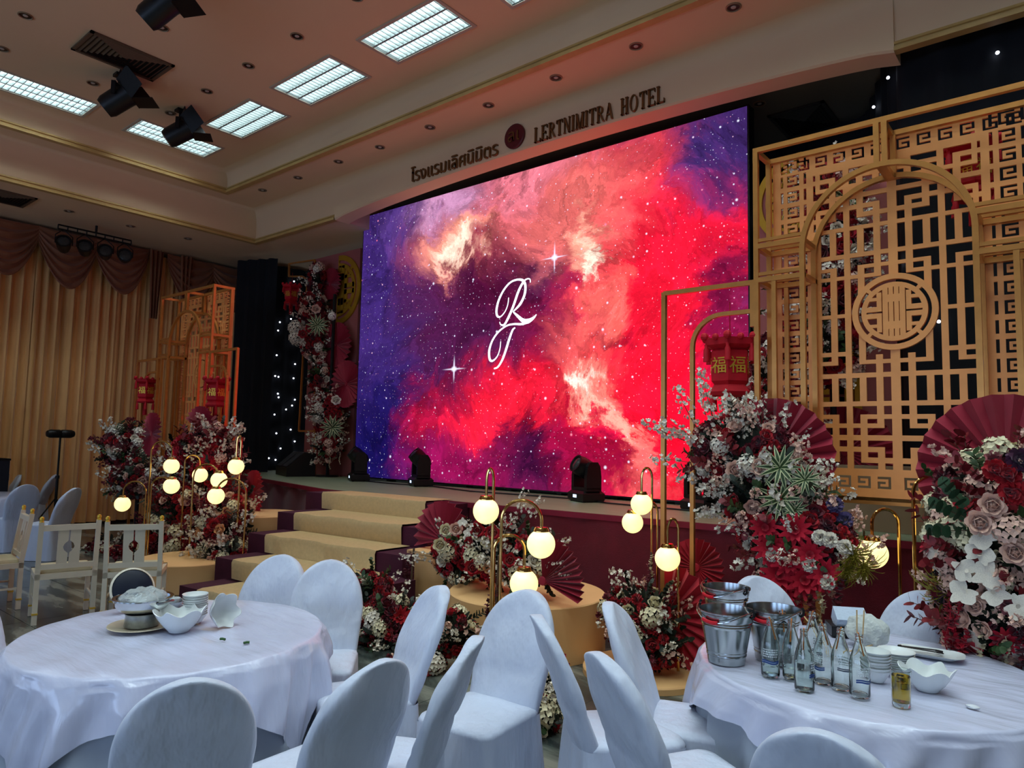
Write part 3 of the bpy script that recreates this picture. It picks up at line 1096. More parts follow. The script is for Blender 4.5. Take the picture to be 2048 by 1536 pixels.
led = thing('video_wall', 'huge LED video wall showing a red galaxy with a white monogram', 'screen', (LX0, YL, LZ0))
MB().add([(0, 0, 0), (LW, 0, 0), (LW, 0, LH), (0, 0, LH)], [(0, 1, 2, 3)]).build('picture', screen_material(), led)
MB().box((-0.02, 0.004, -0.02), (LW + 0.02, 0.16, LH + 0.02)).build('cabinet', M_BLK, led)
b = MB()
for k in range(9):
    b.box((LW * k / 8 - 0.04, 0.02, -0.045), (LW * k / 8 + 0.04, 0.16, -0.01))
b.build('base_feet', M_BLKM, led)
M_MONO = mat('monogram_glow', (235, 240, 250), 0.5, var=0, emit=(236, 242, 252), es=SCREEN * 1.0)


def zoomed(x, y):      # monogram measurements taken from an enlargement of the photograph
    return at(950 + x / 6.68, 530 + y / 6.68, Y=YL)


def ribbon(pts, wd):
    """variable width stroke through control points (Catmull-Rom)"""
    P = [zoomed(*p) for p in pts]
    P = [Vector((p.x - LX0, p.z - LZ0)) for p in P]
    out = []
    for i in range(len(P) - 1):
        a, b_, c, d = P[max(i - 1, 0)], P[i], P[i + 1], P[min(i + 2, len(P) - 1)]
        for k in range(6):
            t = k / 6
            out.append((0.5 * ((2 * b_) + (c - a) * t + (2 * a - 5 * b_ + 4 * c - d) * t * t + (3 * b_ - a - 3 * c + d) * t ** 3), i + t))
    out.append((P[-1], len(P) - 1))
    m = MB()
    for i, (p, s) in enumerate(out):
        q = (out[min(i + 1, len(out) - 1)][0] - out[max(i - 1, 0)][0]).normalized()
        n = Vector((-q.y, q.x))
        j = min(int(s), len(wd) - 2)
        ww = (wd[j] + (wd[j + 1] - wd[j]) * (s - j)) * 0.0021 / 2
        m.v += [(p.x + n.x * ww, -0.004, p.y + n.y * ww), (p.x - n.x * ww, -0.004, p.y - n.y * ww)]
    for i in range(len(out) - 1):
        m.f.append((2 * i, 2 * i + 1, 2 * i + 3, 2 * i + 2))
    return m


for pts, wd in (
        ([(452, 436), (440, 530), (405, 620), (345, 690), (300, 680), (290, 600), (320, 470), (390, 330), (480, 230), (580, 195), (650, 215), (676, 290), (660, 410), (600, 530), (510, 625)], [8, 9, 9, 10, 18, 20, 18, 16, 14, 14, 20, 20, 20, 20, 8]),
        ([(742, 235), (735, 190), (690, 190), (640, 240), (580, 360), (510, 560), (440, 720), (390, 800), (345, 795), (332, 760)], [8, 9, 10, 18, 20, 20, 20, 16, 10, 8]),
        ([(510, 625), (570, 680), (640, 740), (710, 750), (780, 710), (824, 660)], [8, 20, 28, 34, 20, 6]),
        ([(700, 765), (620, 790), (520, 790), (420, 815), (310, 900), (230, 1020), (192, 1150), (200, 1260), (240, 1280), (300, 1220), (335, 1120), (346, 1020)], [20, 16, 14, 12, 14, 16, 20, 20, 14, 10, 9, 7]),
        ([(540, 838), (505, 870), (460, 990), (420, 1120), (370, 1260), (310, 1360), (255, 1385)], [8, 16, 20, 20, 18, 14, 10])):
    ribbon(pts, wd).build('monogram_stroke', M_MONO, led)
# ------------------------------------------------------------------ lattice gates
UE = [.03, .08, .125, .19, .235, .285, .327, .38, .425, .49, .523, .54]
ZE = [3.79, 3.745, 3.71, 3.67, 3.64, 3.59, 3.555, 3.505, 3.47, 3.44, 3.405, 3.345, 3.315, 3.14, 3.107, 3.045, 3.018, 2.975, 2.947, 2.69, 2.662,
      2.408, 2.376, 2.34, 2.31, 2.247, 2.212, 2.04, 2.005, 1.945, 1.912, 1.88, 1.847, 1.796, 1.757, 1.712, 1.675, 1.637, 1.598, 1.555]
# holes of the right half: columns and rows of the cut board (indices into UE / ZE)
A_, B_, C_, D_, E_, F_ = (0, 1), (2, 3), (4, 5), (6, 7), (8, 9), (10, 11)
HOLES = []


def hole(u0, u1, z0, z1):
    HOLES.append((u0, min(z0, z1), u1, max(z0, z1)))


for (c, r) in (((6, 9), (0, 1)), ((6, 7), (0, 3)), ((10, 11), (0, 1)), ((8, 9), (2, 3)), ((8, 11), (4, 5)), ((10, 11), (2, 5)), ((8, 11), (6, 7)), ((10, 11), (6, 9)),
               ((6, 7), (4, 5)), ((6, 7), (6, 7)), ((8, 9), (8, 9)), ((6, 7), (8, 11)), ((6, 9), (10, 11)), ((10, 11), (10, 11)), ((4, 5), (2, 3)), ((2, 3), (2, 3)), ((0, 1), (2, 3)),
               ((2, 5), (0, 1)), ((0, 3), (4, 5)), ((0, 3), (6, 7)), ((0, 1), (6, 9)), ((2, 3), (8, 9)), ((4, 5), (6, 7)), ((4, 5), (8, 11)), ((2, 5), (10, 11)), ((0, 1), (10, 11)),
               ((0, 1), (12, 13)), ((2, 3), (12, 13)), ((4, 5), (12, 13)), ((6, 7), (12, 13)), ((8, 9), (12, 13)),
               ((0, 1), (14, 15)), ((2, 5), (14, 15)), ((4, 5), (14, 17)), ((6, 9), (14, 15)), ((6, 7), (14, 17)), ((8, 9), (16, 17)), ((2, 3), (16, 17)),
               ((0, 1), (16, 18)), ((0, 3), (18, 19)), ((4, 5), (18, 23)), ((6, 7), (18, 19)), ((6, 7), (20, 21)), ((8, 9), (18, 19)), ((8, 9), (20, 21)), ((0, 1), (20, 21)), ((0, 3), (20, 22)),
               ((0, 1), (22, 23)), ((2, 3), (22, 23)), ((4, 5), (22, 25)), ((2, 5), (24, 25)), ((6, 7), (22, 25)), ((6, 9), (24, 25)), ((8, 9), (22, 23)), ((0, 1), (24, 25)),
               ((0, 1), (26, 27)), ((2, 3), (26, 27)), ((4, 5), (26, 27)), ((6, 7), (26, 27)), ((8, 9), (26, 27)),
               ((0, 1), (28, 29)), ((2, 5), (28, 29)), ((4, 5), (28, 31)), ((6, 9), (28, 29)), ((6, 7), (28, 31)), ((2, 3), (30, 31)), ((8, 9), (30, 31)),
               ((0, 1), (30, 33)), ((0, 3), (32, 33)), ((4, 5), (32, 33)), ((6, 7), (32, 33)), ((8, 11), (32, 33)),
               ((0, 3), (34, 35)), ((0, 1), (34, 37)), ((4, 5), (34, 35)), ((6, 7), (34, 35)), ((8, 11), (34, 35)), ((2, 3), (36, 37)), ((4, 5), (36, 39)), ((2, 5), (38, 39)), ((0, 1), (38, 39)),
               ((6, 9), (38, 39)), ((6, 7), (36, 39)), ((8, 11), (36, 37)), ((10, 11), (28, 31)), ((10, 11), (14, 17)), ((10, 11), (20, 21)), ((10, 11), (24, 25)), ((10, 11), (38, 39))):
    u0, u1 = UE[c[0]], UE[c[1]]
    hole(u0, u1, ZE[r[0]], ZE[r[1]])
    hole(-u1, -u0, ZE[r[0]], ZE[r[1]])
SPIRAL = ["1111111", "1000001", "1011101", "1010001", "1011111", "1000001", "1111111"]


def key_tile(u, z, w_, flip, side):
    c = w_ / 7
    for r in range(7):
        for k in range(7):
            rr = 6 - r if flip else r
            if SPIRAL[rr][k] == '0':
                kk = 6 - k if side else k
                hole(u + kk * c, u + (kk + 1) * c, z + (6 - r) * c, z + (7 - r) * c)


kw = 0.128
for i in range(19):
    z = 1.555 + i * 0.1275
    for sgn in (1, -1):
        u = 0.625 if sgn > 0 else -0.625 - kw
        key_tile(u, z, kw, i % 2 == 0, sgn < 0)
        for q in (0.59, 0.765):
            uu = q if sgn > 0 else -q - 0.02
            hole(uu, uu + 0.02, z + 0.02, z + 0.11)
for i in range(8):
    for sgn in (1, -1):
        u = 0.02 + i * 0.13
        if u > 0.72:
            continue
        for z in (3.835, 1.4):
            key_tile(u if sgn > 0 else -u - kw, z, 0.12, i % 2 == 0, sgn < 0)


def cut_board(holes, x0, x1, z0, z1, y0, y1, disc=None):
    def uniq(a):
        a = sorted(a)
        r = [a[0]]
        for v_ in a[1:]:
            if v_ - r[-1] > 1e-4:
                r.append(v_)
        return r
    xs = uniq([x0, x1] + [h[0] for h in holes] + [h[2] for h in holes])
    zs = uniq([z0, z1] + [h[1] for h in holes] + [h[3] for h in holes])
    nx, nz = len(xs) - 1, len(zs) - 1
    solid = [[1] * nz for _ in range(nx)]
    import bisect
    for h in holes:
        i0, i1 = bisect.bisect_left(xs, h[0] - 1e-5), bisect.bisect_left(xs, h[2] - 1e-4)
        j0, j1 = bisect.bisect_left(zs, h[1] - 1e-5), bisect.bisect_left(zs, h[3] - 1e-4)
        for i in range(max(i0, 0), min(i1, nx)):
            for j in range(max(j0, 0), min(j1, nz)):
                solid[i][j] = 0
    b = MB()
    # merge vertical runs
    for i in range(nx):
        j = 0
        while j < nz:
            if solid[i][j]:
                k = j
                while k < nz and solid[i][k]:
                    k += 1
                b.add([(xs[i], y0, zs[j]), (xs[i + 1], y0, zs[j]), (xs[i + 1], y0, zs[k]), (xs[i], y0, zs[k]), (xs[i], y1, zs[j]), (xs[i + 1], y1, zs[j]), (xs[i + 1], y1, zs[k]), (xs[i], y1, zs[k])],
                      [(0, 1, 2, 3), (7, 6, 5, 4), (1, 0, 4, 5), (3, 2, 6, 7)])
                for jj in range(j, k):
                    if i == 0 or not solid[i - 1][jj]:
                        b.add([(xs[i], y0, zs[jj]), (xs[i], y1, zs[jj]), (xs[i], y1, zs[jj + 1]), (xs[i], y0, zs[jj + 1])], [(3, 2, 1, 0)])
                    if i == nx - 1 or not solid[i + 1][jj]:
                        b.add([(xs[i + 1], y0, zs[jj]), (xs[i + 1], y1, zs[jj]), (xs[i + 1], y1, zs[jj + 1]), (xs[i + 1], y0, zs[jj + 1])], [(0, 1, 2, 3)])
                j = k
            else:
                j += 1
    return b


def ring_seg(b, cx, cz, r0, r1, a0, a1, y0, y1, n=24):
    k = len(b.v)
    for i in range(n + 1):
        t = a0 + (a1 - a0) * i / n
        c, s_ = math.cos(t), math.sin(t)
        b.v += [(cx + r0 * c, y0, cz + r0 * s_), (cx + r1 * c, y0, cz + r1 * s_), (cx + r0 * c, y1, cz + r0 * s_), (cx + r1 * c, y1, cz + r1 * s_)]
    for i in range(n):
        c = k + 4 * i
        b.f += [(c, c + 4, c + 5, c + 1), (c + 2, c + 3, c + 7, c + 6), (c, c + 2, c + 6, c + 4), (c + 1, c + 5, c + 7, c + 3)]
    e = k + 4 * n
    b.f += [(k, k + 1, k + 3, k + 2), (e, e + 2, e + 3, e + 1)]
    return b


def medallion(cx, cz, R, y0, y1, half=None):
    """round longevity ornament: outer ring, inner ring and stacked bars"""
    b = MB()
    s = R / 0.275
    a0, a1 = (0, 2 * PI) if half is None else ((-PI / 2, PI / 2) if half > 0 else (PI / 2, 3 * PI / 2))
    ring_seg(b, cx, cz, 0.235 * s, R, a0, a1, y0, y1, 48)
    ring_seg(b, cx, cz, 0.178 * s, 0.212 * s, a0, a1, y0, y1, 48)
    def bx(x0, z0, x1, z1):
        if half is not None:
            if half > 0:
                x0 = max(x0, 0)
            else:
                x1 = min(x1, 0)
            if x1 <= x0:
                return
        b.box((cx + x0 * s, y0, cz + z0 * s), (cx + x1 * s, y1, cz + z1 * s))
    for t in range(4):                                   # bridges between the rings
        a = PI / 4 + t * PI / 2
        if half is None or math.cos(a) * half > 0:
            ring_seg(b, cx, cz, 0.21 * s, 0.237 * s, a - 0.06, a + 0.06, y0, y1, 3)
    for x0, x1 in ((-.072, -.037), (-.032, -.003), (.003, .032), (.037, .072)):
        bx(x0, -.19, x1, .19)
    for z0, z1 in ((.07, .125), (-.125, -.07)):
        bx(-.07, z0, .07, z1)
    for sg in (1, -1):
        for x0, x1, z0, z1 in ((.078, .2, .006, .042), (.078, .11, .006, .145), (.078, .155, .085, .11)):
            for q in (1, -1):
                zz = sorted((z0 * q, z1 * q))
                if sg > 0:
                    bx(x0, zz[0], x1, zz[1])
                else:
                    bx(-x1, zz[0], -x0, zz[1])
    return b


GY = 5.2
GH, GWD, GD = 3.98, 0.865, 0.32
BW = 0.036


def make_gate(label):
    g = thing('lattice_gate', label, 'decor gate', (0, 0, 0), 0, 'gold lattice gates flanking the stage')
    AR, AZ = 0.53, 3.12
    for side, yy in (('front', 0.0), ('back', GD - 0.04)):
        b = MB()
        for sx in (-1, 1):
            b.bar((sx * GWD, yy, 0.002), (sx * GWD, yy, GH), BW)
            b.bar((sx * AR, yy, 0.002), (sx * AR, yy, AZ), BW)
            b.bar((sx * (GWD - 0.13), yy, 0.002), (sx * (GWD - 0.13), yy, 2.93), BW * 0.9)
            for z in (3.21, 2.95):
                b.bar((sx * AR, yy, z), (sx * GWD, yy, z), BW)
                b.bar((sx * AR, yy, z + 0.045), (sx * GWD, yy, z + 0.045), BW * 0.7)
        b.bar((-GWD - BW / 2, yy, GH - BW / 2), (GWD + BW / 2, yy, GH - BW / 2), BW)
        b.bar((-0.025, yy, AZ + AR - 0.02), (-0.025, yy, GH), BW)
        b.bar((0.025, yy, AZ + AR - 0.02), (0.025, yy, GH), BW)
        ring_seg(b, 0, AZ, AR - BW / 2, AR + BW / 2, 0, PI, yy - BW / 2, yy + BW / 2, 32)
        b.build('arch_frame', M_GOLD, g, smooth=30)
    b = MB()
    for sx in (-1, 1):
        for z in (GH - BW / 2, 3.21, 2.95):
            b.bar((sx * GWD, 0, z), (sx * GWD, GD, z), BW)
        for z in (3.21, 2.95):
            b.bar((sx * AR, 0, z), (sx * AR, GD, z), BW)
    b.bar((0, 0, AZ + AR), (0, GD, AZ + AR), 0.06, BW).bar((0, 0, GH - 0.02), (0, GD, GH - 0.02), 0.06, BW)
    b.build('cross_ties', M_GOLD, g)
    holes = list(HOLES)
    for i in range(20):                                      # round opening behind the medallion
        za = -0.25 + 0.025 * i
        w_ = math.sqrt(max(0, 0.252 ** 2 - (za + 0.0125) ** 2))
        holes.append((-w_, 2.676 + za, w_, 2.676 + za + 0.025))
    # clear the field behind the medallion, keep the medallion itself as a part
    cut_board(holes, -GWD + 0.02, GWD - 0.02, 1.33, GH - 0.02, GD, GD + 0.018).build('lattice_board', M_GOLDP, g)
    medallion(0, 2.676, 0.275, GD - 0.014, GD + 0.02).build('medallion', M_GOLDP, g, smooth=30)
    b = MB()
    for sx in (-1, 1):
        b.bar((sx * (GWD - 0.04), GD + 0.02, 0.002), (sx * (GWD - 0.04), GD + 0.02, 1.4), 0.05)
    b.bar((-GWD, GD + 0.02, 1.33), (GWD, GD + 0.02, 1.33), 0.04, 0.05)
    b.build('board_legs', M_GOLD, g)
    for sx in (-1, 1):
        b = MB()
        xo = sx * (GWD + 0.77)
        xi = sx * (GWD + 0.52)
        b.bar((xo, 0, 0.002), (xo, 0, 2.95), BW).bar((xo, 0, 2.94), (sx * GWD, 0, 2.94), BW)
        zt = 2.72
        pts = [(sx * GWD, 0, zt), (sx * (GWD + 0.27), 0, zt)]
        for i in range(1, 9):
            t = i / 8 * PI / 2
            pts.append((sx * (GWD + 0.27 + 0.25 * math.sin(t)), 0, zt - 0.25 * (1 - math.cos(t))))
        pts.append((xi, 0, 0.002))
        for i in range(len(pts) - 1):
            b.bar(pts[i], pts[i + 1], BW * 0.9, BW * 0.9, up=(0, 1, 0))
        b.bar((sx * (GWD + 0.03), 0, 2.6), (sx * (GWD + 0.03), 0, 2.95), BW)
        b.build('side_wing', M_GOLD, g)
    return g


gate = make_gate('gold lattice gate with round medallion right of the stage')
gate.location = (-1.035, GY, 0)
g2 = copy_tree(gate)
g2.location = (-11.03, GY, 0)
g2['label'] = 'gold lattice gate before the curtain left of the stage'

# ------------------------------------------------------------------ plinths
def round_plinth(label, c, r, h, m=M_PLINTH):
    o = MB().lathe([(r, 0.002), (r, h - 0.008), (r - 0.008, h), (0.001, h)], 48).build('round_plinth', m, None, smooth=40)
    o.location = (c[0], c[1], c[2] if len(c) > 2 else 0)
    return tag(o, label, 'plinth')


round_plinth('large round peach plinth carrying flowers right of the stairs', (-3.72, 4.78), 0.66, 0.44)
round_plinth('low wide peach disc on the floor beside the large round plinth', (-2.6, 4.78), 0.46, 0.05)
round_plinth('tall round peach plinth at the left foot of the stage stairs', (-8.35, 5.05), 0.52, 0.7)
round_plinth('low round peach plinth behind the ivory chairs', (-7.95, 3.95), 0.55, 0.3)
o = MB().box((-0.45, -0.3, 0.002), (0.45, 0.3, 0.62)).build('plinth_block', M_PLINTH, None)
o.location = (-4.75, 5.05, 0)
tag(o, 'square peach plinth between the stairs and the red fan', 'plinth')

# ------------------------------------------------------------------ globe lamps
def globe_material():
    m = bpy.data.materials.new('lit_opal_globe')
    m.use_nodes = True
    nt = m.node_tree
    b = nt.nodes['Principled BSDF']
    b.inputs['Base Color'].default_value = lin((255, 246, 210))
    b.inputs['Roughness'].default_value = 0.25
    n = nt.nodes.new('ShaderNodeTexNoise')
    n.inputs['Scale'].default_value = 3
    r = nt.nodes.new('ShaderNodeValToRGB')
    r.color_ramp.elements[0].color = lin((255, 226, 132))
    r.color_ramp.elements[1].color = lin((255, 240, 176))
    nt.links.new(n.outputs[0], r.inputs[0])
    nt.links.new(r.outputs[0], b.inputs['Emission Color'])
    b.inputs['Emission Strength'].default_value = GLOBE
    return m


M_GLOBE = globe_material()


def globe_lamp(px, py, Y, span, rise, label, z_base=0.0, drop=0.02, D=0.185):
    """px,py: globe centre in the photo; span: horizontal reach of the arm (signed, along the picture's right); rise: arc top over globe centre"""
    c = at(px, py, Y=Y)
    R3 = Vector((RIGHT.x, RIGHT.y, 0)).normalized()
    foot = c - R3 * span
    t = thing('globe_lamp', label, 'lamp', (foot.x, foot.y, z_base), 0, 'brass globe lamps among the flowers')
    MB().lathe([(0.001, 0.0), (0.1, 0.0), (0.1, 0.012), (0.03, 0.02), (0.012, 0.05), (0.001, 0.05)], 24).build('base', M_BRASS, t, smooth=40)
    r = abs(span) / 2
    zt = c.z - z_base + rise
    zs = zt - max(r, 0.09)
    dirx = R3 * (1 if span > 0 else -1)
    pts = [Vector((0, 0, 0.02)), Vector((0, 0, zs))]
    for i in range(1, 13):
        a = PI * i / 12
        pts.append(dirx * (r * (1 - math.cos(a))) + Vector((0, 0, zs + (zt - zs) * math.sin(a))))
    zg = c.z - z_base
    pts.append(dirx * (2 * r) + Vector((0, 0, zg + D / 2 + 0.01)))
    MB().tube(pts, 0.0105, 8).build('stem', M_BRASS, t, smooth=True)
    e = dirx * (2 * r)
    MB().lathe([(0.001, 0.03), (0.04, 0.028), (0.05, 0.008), (0.05, 0.0), (0.001, 0.0)], 20, (e.x, e.y, zg + D / 2 - 0.012)).build('cap', M_BRASS, t, smooth=40)
    MB().sphere((e.x, e.y, zg), D / 2, 28, 18).build('globe', M_GLOBE, t, smooth=True)
    return t


globe_lamp(972, 1022, 3.78, -0.05, 0.30, 'tallest brass globe lamp before the large round plinth')
globe_lamp(1082, 1088, 3.70, 0.26, 0.28, 'middle height brass globe lamp before the large round plinth')
globe_lamp(1048, 1167, 3.66, 0.20, 0.31, 'shortest brass globe lamp before the large round plinth')
globe_lamp(1283, 1008, 5.42, -0.09, 0.31, 'tallest brass globe lamp between the stage front and the red half fan')
globe_lamp(1265, 1045, 5.48, -0.22, 0.20, 'middle globe lamp in front of the stage, its globe left of the tallest one')
globe_lamp(1335, 1117, 4.82, -0.08, 0.29, 'lowest globe lamp above the scarlet half fan')
globe_lamp(1745, 1107, 4.95, -0.17, 0.28, 'globe lamp right of the big flower stand, below the lattice')
globe_lamp(1893, 1048, 4.80, 0.19, 0.27, 'tall globe lamp half covered by green leaves')
globe_lamp(1940, 1130, 4.55, 0.19, 0.20, 'short globe lamp hidden in the flowers at the right edge')
globe_lamp(245, 1008, 3.7, -0.28, 0.28, 'leftmost globe lamp behind the ivory chairs')
globe_lamp(343, 932, 4.05, 0.26, 0.30, 'upper globe lamp of the left flower group')
globe_lamp(343, 972, 3.95, 0.24, 0.10, 'lower globe lamp right under another globe in the left group')
globe_lamp(472, 933, 4.35, -0.05, 0.36, 'rightmost globe lamp of the left group against the black drape')
globe_lamp(438, 960, 4.2, 0.3, 0.18, 'globe lamp between the left gate post and the black drape')
globe_lamp(432, 992, 4.05, -0.34, 0.2, 'globe lamp half sunk in the pale roses left of the stairs')
globe_lamp(400, 950, 4.4, 0.2, 0.25, 'small far globe lamp behind the left gate posts')

# ------------------------------------------------------------------ paper fans
def fan(px, py, Y, R_, label, a0=0.0, a1=2 * PI, m=M_PAPER, yaw=0.0, tilt=0.0, n=26, stick=None):
    c = at(px, py, Y=Y)
    o = thing('paper_fan', label, 'paper fan', c, 0, None, (tilt, 0, yaw))
    b = MB()
    N_ = max(6, int(n * (a1 - a0) / (2 * PI))) * 2
    full = abs(a1 - a0 - 2 * PI) < 1e-6
    dep = 0.035
    for i in range(N_ + 1):
        t = a0 + (a1 - a0) * i / N_
        off = dep if i % 2 else -dep
        for r, k in ((0.03, 0.1), (R_ * 0.5, 0.55), (R_, 1.0)):
            for th_ in (0.0, 0.003):
                b.v.append((r * math.cos(t), off * k + th_, r * math.sin(t)))
    for i in range(N_):
        k0, k1 = i * 6, (i + 1) * 6
        b.f += [(k0, k0 + 2, k1 + 2, k1), (k0 + 2, k0 + 4, k1 + 4, k1 + 2), (k0 + 1, k1 + 1, k1 + 3, k0 + 3), (k0 + 3, k1 + 3, k1 + 5, k0 + 5), (k0 + 4, k0 + 5, k1 + 5, k1 + 4)]
    b.build('pleated_paper', m, o)
    if stick is not None:
        MB().tube([(0, 0.045, 0), (0, 0.045, stick - c.z)], 0.008, 6).build('stick', M_BRASS, o)
    MB().lathe([(0.001, 0.012), (0.03, 0.01), (0.036, 0.0), (0.036, -0.03)], 16).xf(Matrix.Rotation(PI / 2, 4, 'X')).build('hub', m, o, smooth=True)
    return o


fan(1545, 915, 4.95, 0.415, 'large burgundy paper fan behind the big flower stand')
fan(2012, 945, 4.7, 0.43, 'large burgundy paper fan at the right edge behind white flowers')
fan(885, 1080, 4.95, 0.38, 'burgundy paper fan behind the left end of the plinth flowers', 0.05, 1.0 * PI + 0.25)
fan(1085, 1162, 4.45, 0.35, 'burgundy half fan leaning at the right end of the plinth flowers', -0.35, 1.6, yaw=0.1, n=44)
fan(1332, 1233, 4.95, 0.40, 'scarlet half fan standing on the low peach disc', -PI / 2 + 0.25, PI / 2, m=M_PAPER2)
fan(1392, 1135, 5.62, 0.24, 'small scarlet fan peeking out under the big flower stand', 0, 2 * PI, m=M_PAPER2, stick=0.002)
fan(303, 868, 4.4, 0.3, 'narrow burgundy fan turned sideways between the left flowers', m=M_PAPER, yaw=-0.08)
fan(398, 862, 4.95, 0.36, 'burgundy fan behind the left gate flowers', 0.2, 2.6, yaw=0.1)
fan(507, 985, 5.2, 0.3, 'burgundy fan turned sideways beside the stage front', 0, 2 * PI, m=M_PAPER2, yaw=-0.2)
fan(415, 1025, 4.75, 0.4, 'scarlet fan low among the left flowers', 0, 2 * PI, m=M_PAPER2, yaw=-0.4)
fan(672, 690, 7.75, 0.42, 'burgundy fan on the left backdrop under the gold ornament', m=M_PAPER)
fan(692, 768, 7.65, 0.42, 'burgundy fan lower on the left backdrop beside the screen', m=M_PAPER)
fan(660, 568, 7.8, 0.3, 'burgundy fan partly behind the top of the left flower column', m=M_PAPER)
fan(1690, 905, 6.9, 0.42, 'burgundy fan seen through the lower lattice of the right gate', m=M_PAPER)
fan(1066, 1345, 3.98, 0.27, 'dark red fan low behind the chairs in the middle', 0.2, 2.4, m=M_PAPER2, yaw=0.3)

# ------------------------------------------------------------------ red lanterns
FU = text_mesh('福', 0.15, 0.004, 'good_fortune_character', M_LANTG)
LANT = {}


def lantern(px, py, Y, s, label, rz=0.3, hang=0.0):
    c = at(px, py, Y=Y)
    t = thing('red_lantern', label, 'lantern', c, rz, 'red six sided lanterns')
    t.scale = (s, s, s)
    if not LANT:
        hexa = lambda r, z: [(r * math.cos(PI / 3 * k + PI / 6), r * math.sin(PI / 3 * k + PI / 6), z) for k in range(6)]
        b = MB().rings([hexa(0.13, -0.16), hexa(0.165, -0.12), hexa(0.165, 0.13), hexa(0.13, 0.16)])
        LANT['body'] = b.mesh('lantern_body', M_LANT)
        b = MB().rings([hexa(0.155, 0.15), hexa(0.215, 0.18), hexa(0.23, 0.235), hexa(0.22, 0.235), hexa(0.2, 0.19), hexa(0.1, 0.17)])
        for k in range(6):
            a = PI / 3 * k + PI / 6
            b.sphere((0.225 * math.cos(a), 0.225 * math.sin(a), 0.25), 0.035, 8, 6)
            b.sphere((0.2 * math.cos(a + PI / 6), 0.2 * math.sin(a + PI / 6), 0.24), 0.03, 8, 6)
        LANT['crown'] = b.mesh('lantern_crown', M_LANT)
        LANT['foot'] = MB().rings([hexa(0.17, -0.24), hexa(0.185, -0.21), hexa(0.14, -0.15), hexa(0.1, -0.15)]).mesh('lantern_foot', M_LANT)
        LANT['tassel'] = MB().lathe([(0.001, 0.0), (0.016, -0.005), (0.012, -0.03), (0.022, -0.05), (0.026, -0.15), (0.001, -0.15)], 10).mesh('tassel', M_LANT, True)
        LANT['cord'] = MB().tube([(0, 0, 0.16), (0, 0, 0.16 + 0.4)], 0.004, 5).mesh('cord', M_LANT)
    for k in ('body', 'crown', 'foot', 'cord'):
        link(k, LANT[k], t)
    if hang:
        MB().tube([(0, 0, .5), (0, 0, (hang - c.z) / s)], 0.004, 5).build('cord', M_LANT, t)
    for k in range(6):
        a = PI / 3 * k
        link('character', FU, t, (0.147 * math.cos(a), 0.147 * math.sin(a), 0), (PI / 2, 0, a + PI / 2))
        link('tassel', LANT['tassel'], t, (0.21 * math.cos(a + PI / 6), 0.21 * math.sin(a + PI / 6), 0.19))
        link('tassel', LANT['tassel'], t, (0.16 * math.cos(a + PI / 6), 0.16 * math.sin(a + PI / 6), -0.22))
    link('tassel', LANT['tassel'], t, (0, 0, -0.15), None, (1.6, 1.6, 2.2))


lantern(1460, 735, 5.25, 0.92, 'red lantern with gold characters hanging in the right gate wing', -0.75)
lantern(292, 782, 5.2, 0.85, 'red lantern hanging left of the left gate', 0.15)
lantern(432, 786, 5.2, 0.85, 'red lantern hanging right of the left gate', 0.1)
lantern(583, 590, 7.7, 0.8, 'red lantern high beside the left flower column', -0.2)
lantern(1945, 345, 5.78, 0.8, 'red lantern seen through the upper lattice of the right gate', 0.2, 3.96)

# ------------------------------------------------------------------ backdrop panels on the stage
M_MAUVE = mat('mauve_backdrop', (176, 96, 92), 0.7, var=0.06, scale=2)
M_ORN = mat('gold_ornament', (206, 156, 44), 0.35, metal=0.4, var=0.05)
YP = 7.95
a, c = at(612, 945, Y=YP), at(721, 498, Y=YP)
pan = thing('backdrop_panel', 'mauve backdrop panel with gold half circle left of the screen', 'backdrop', (0, 0, 0))
MB().box((a.x - 0.1, YP, SH + 0.002), (c.x, YP + 0.06, c.z + 0.02)).build('board', M_MAUVE, pan)
q = at(676, 580, Y=YP - 0.03)
qr = at(676, 512, Y=YP - 0.03)
medallion(q.x, q.z, qr.z - q.z, YP - 0.03, YP - 0.001, half=1).build('half_circle_ornament', M_ORN, pan, smooth=30)
MB().bar((q.x - 0.01, YP - 0.02, q.z - 0.66), (q.x - 0.01, YP - 0.02, q.z + 0.66), 0.02).build('ornament_edge', M_ORN, pan)
fr = thing('hanging_frame', 'thin gold corner frame left of the flower column on the stage', 'decor frame', (0, 0, 0))
pts = [at(x, y, Y=7.6) for x, y in ((598, 862), (615, 560), (605, 553), (578, 553), (578, 528), (630, 520), (630, 930))]
b = MB()
for i in range(len(pts) - 1):
    b.bar(pts[i], pts[i + 1], 0.03, 0.03, up=(0, 1, 0))
z0 = SH
b.bar((pts[-1].x, 7.6, pts[-1].z), (pts[-1].x, 7.6, SH + 0.002), 0.03)
b.bar((pts[0].x, 7.6, pts[0].z), (pts[-1].x, 7.6, pts[0].z), 0.03)
b.build('frame_bars', M_GOLD, fr)
YQ = 7.5
a, c = at(1518, 1040, Y=YQ), at(1795, 290, Y=YQ)
pan = thing('backdrop_panel', 'mauve backdrop panel with gold circles seen through the right gate', 'backdrop', (0, 0, 0))
MB().box((a.x, YQ, SH + 0.002), (c.x, YQ + 0.06, 4.55)).build('board', M_MAUVE, pan)
q, qr = at(1604, 395, Y=YQ - 0.03), at(1510, 400, Y=YQ - 0.03)
medallion(q.x, q.z, abs(q.x - qr.x) * 1.0, YQ - 0.03, YQ - 0.001, half=-1).build('half_circle_ornament', M_ORN, pan, smooth=30)
q = at(1725, 790, Y=YQ - 0.03)
medallion(q.x, q.z, 0.62, YQ - 0.03, YQ - 0.001, half=-1).build('half_circle_ornament', M_ORN, pan, smooth=30)
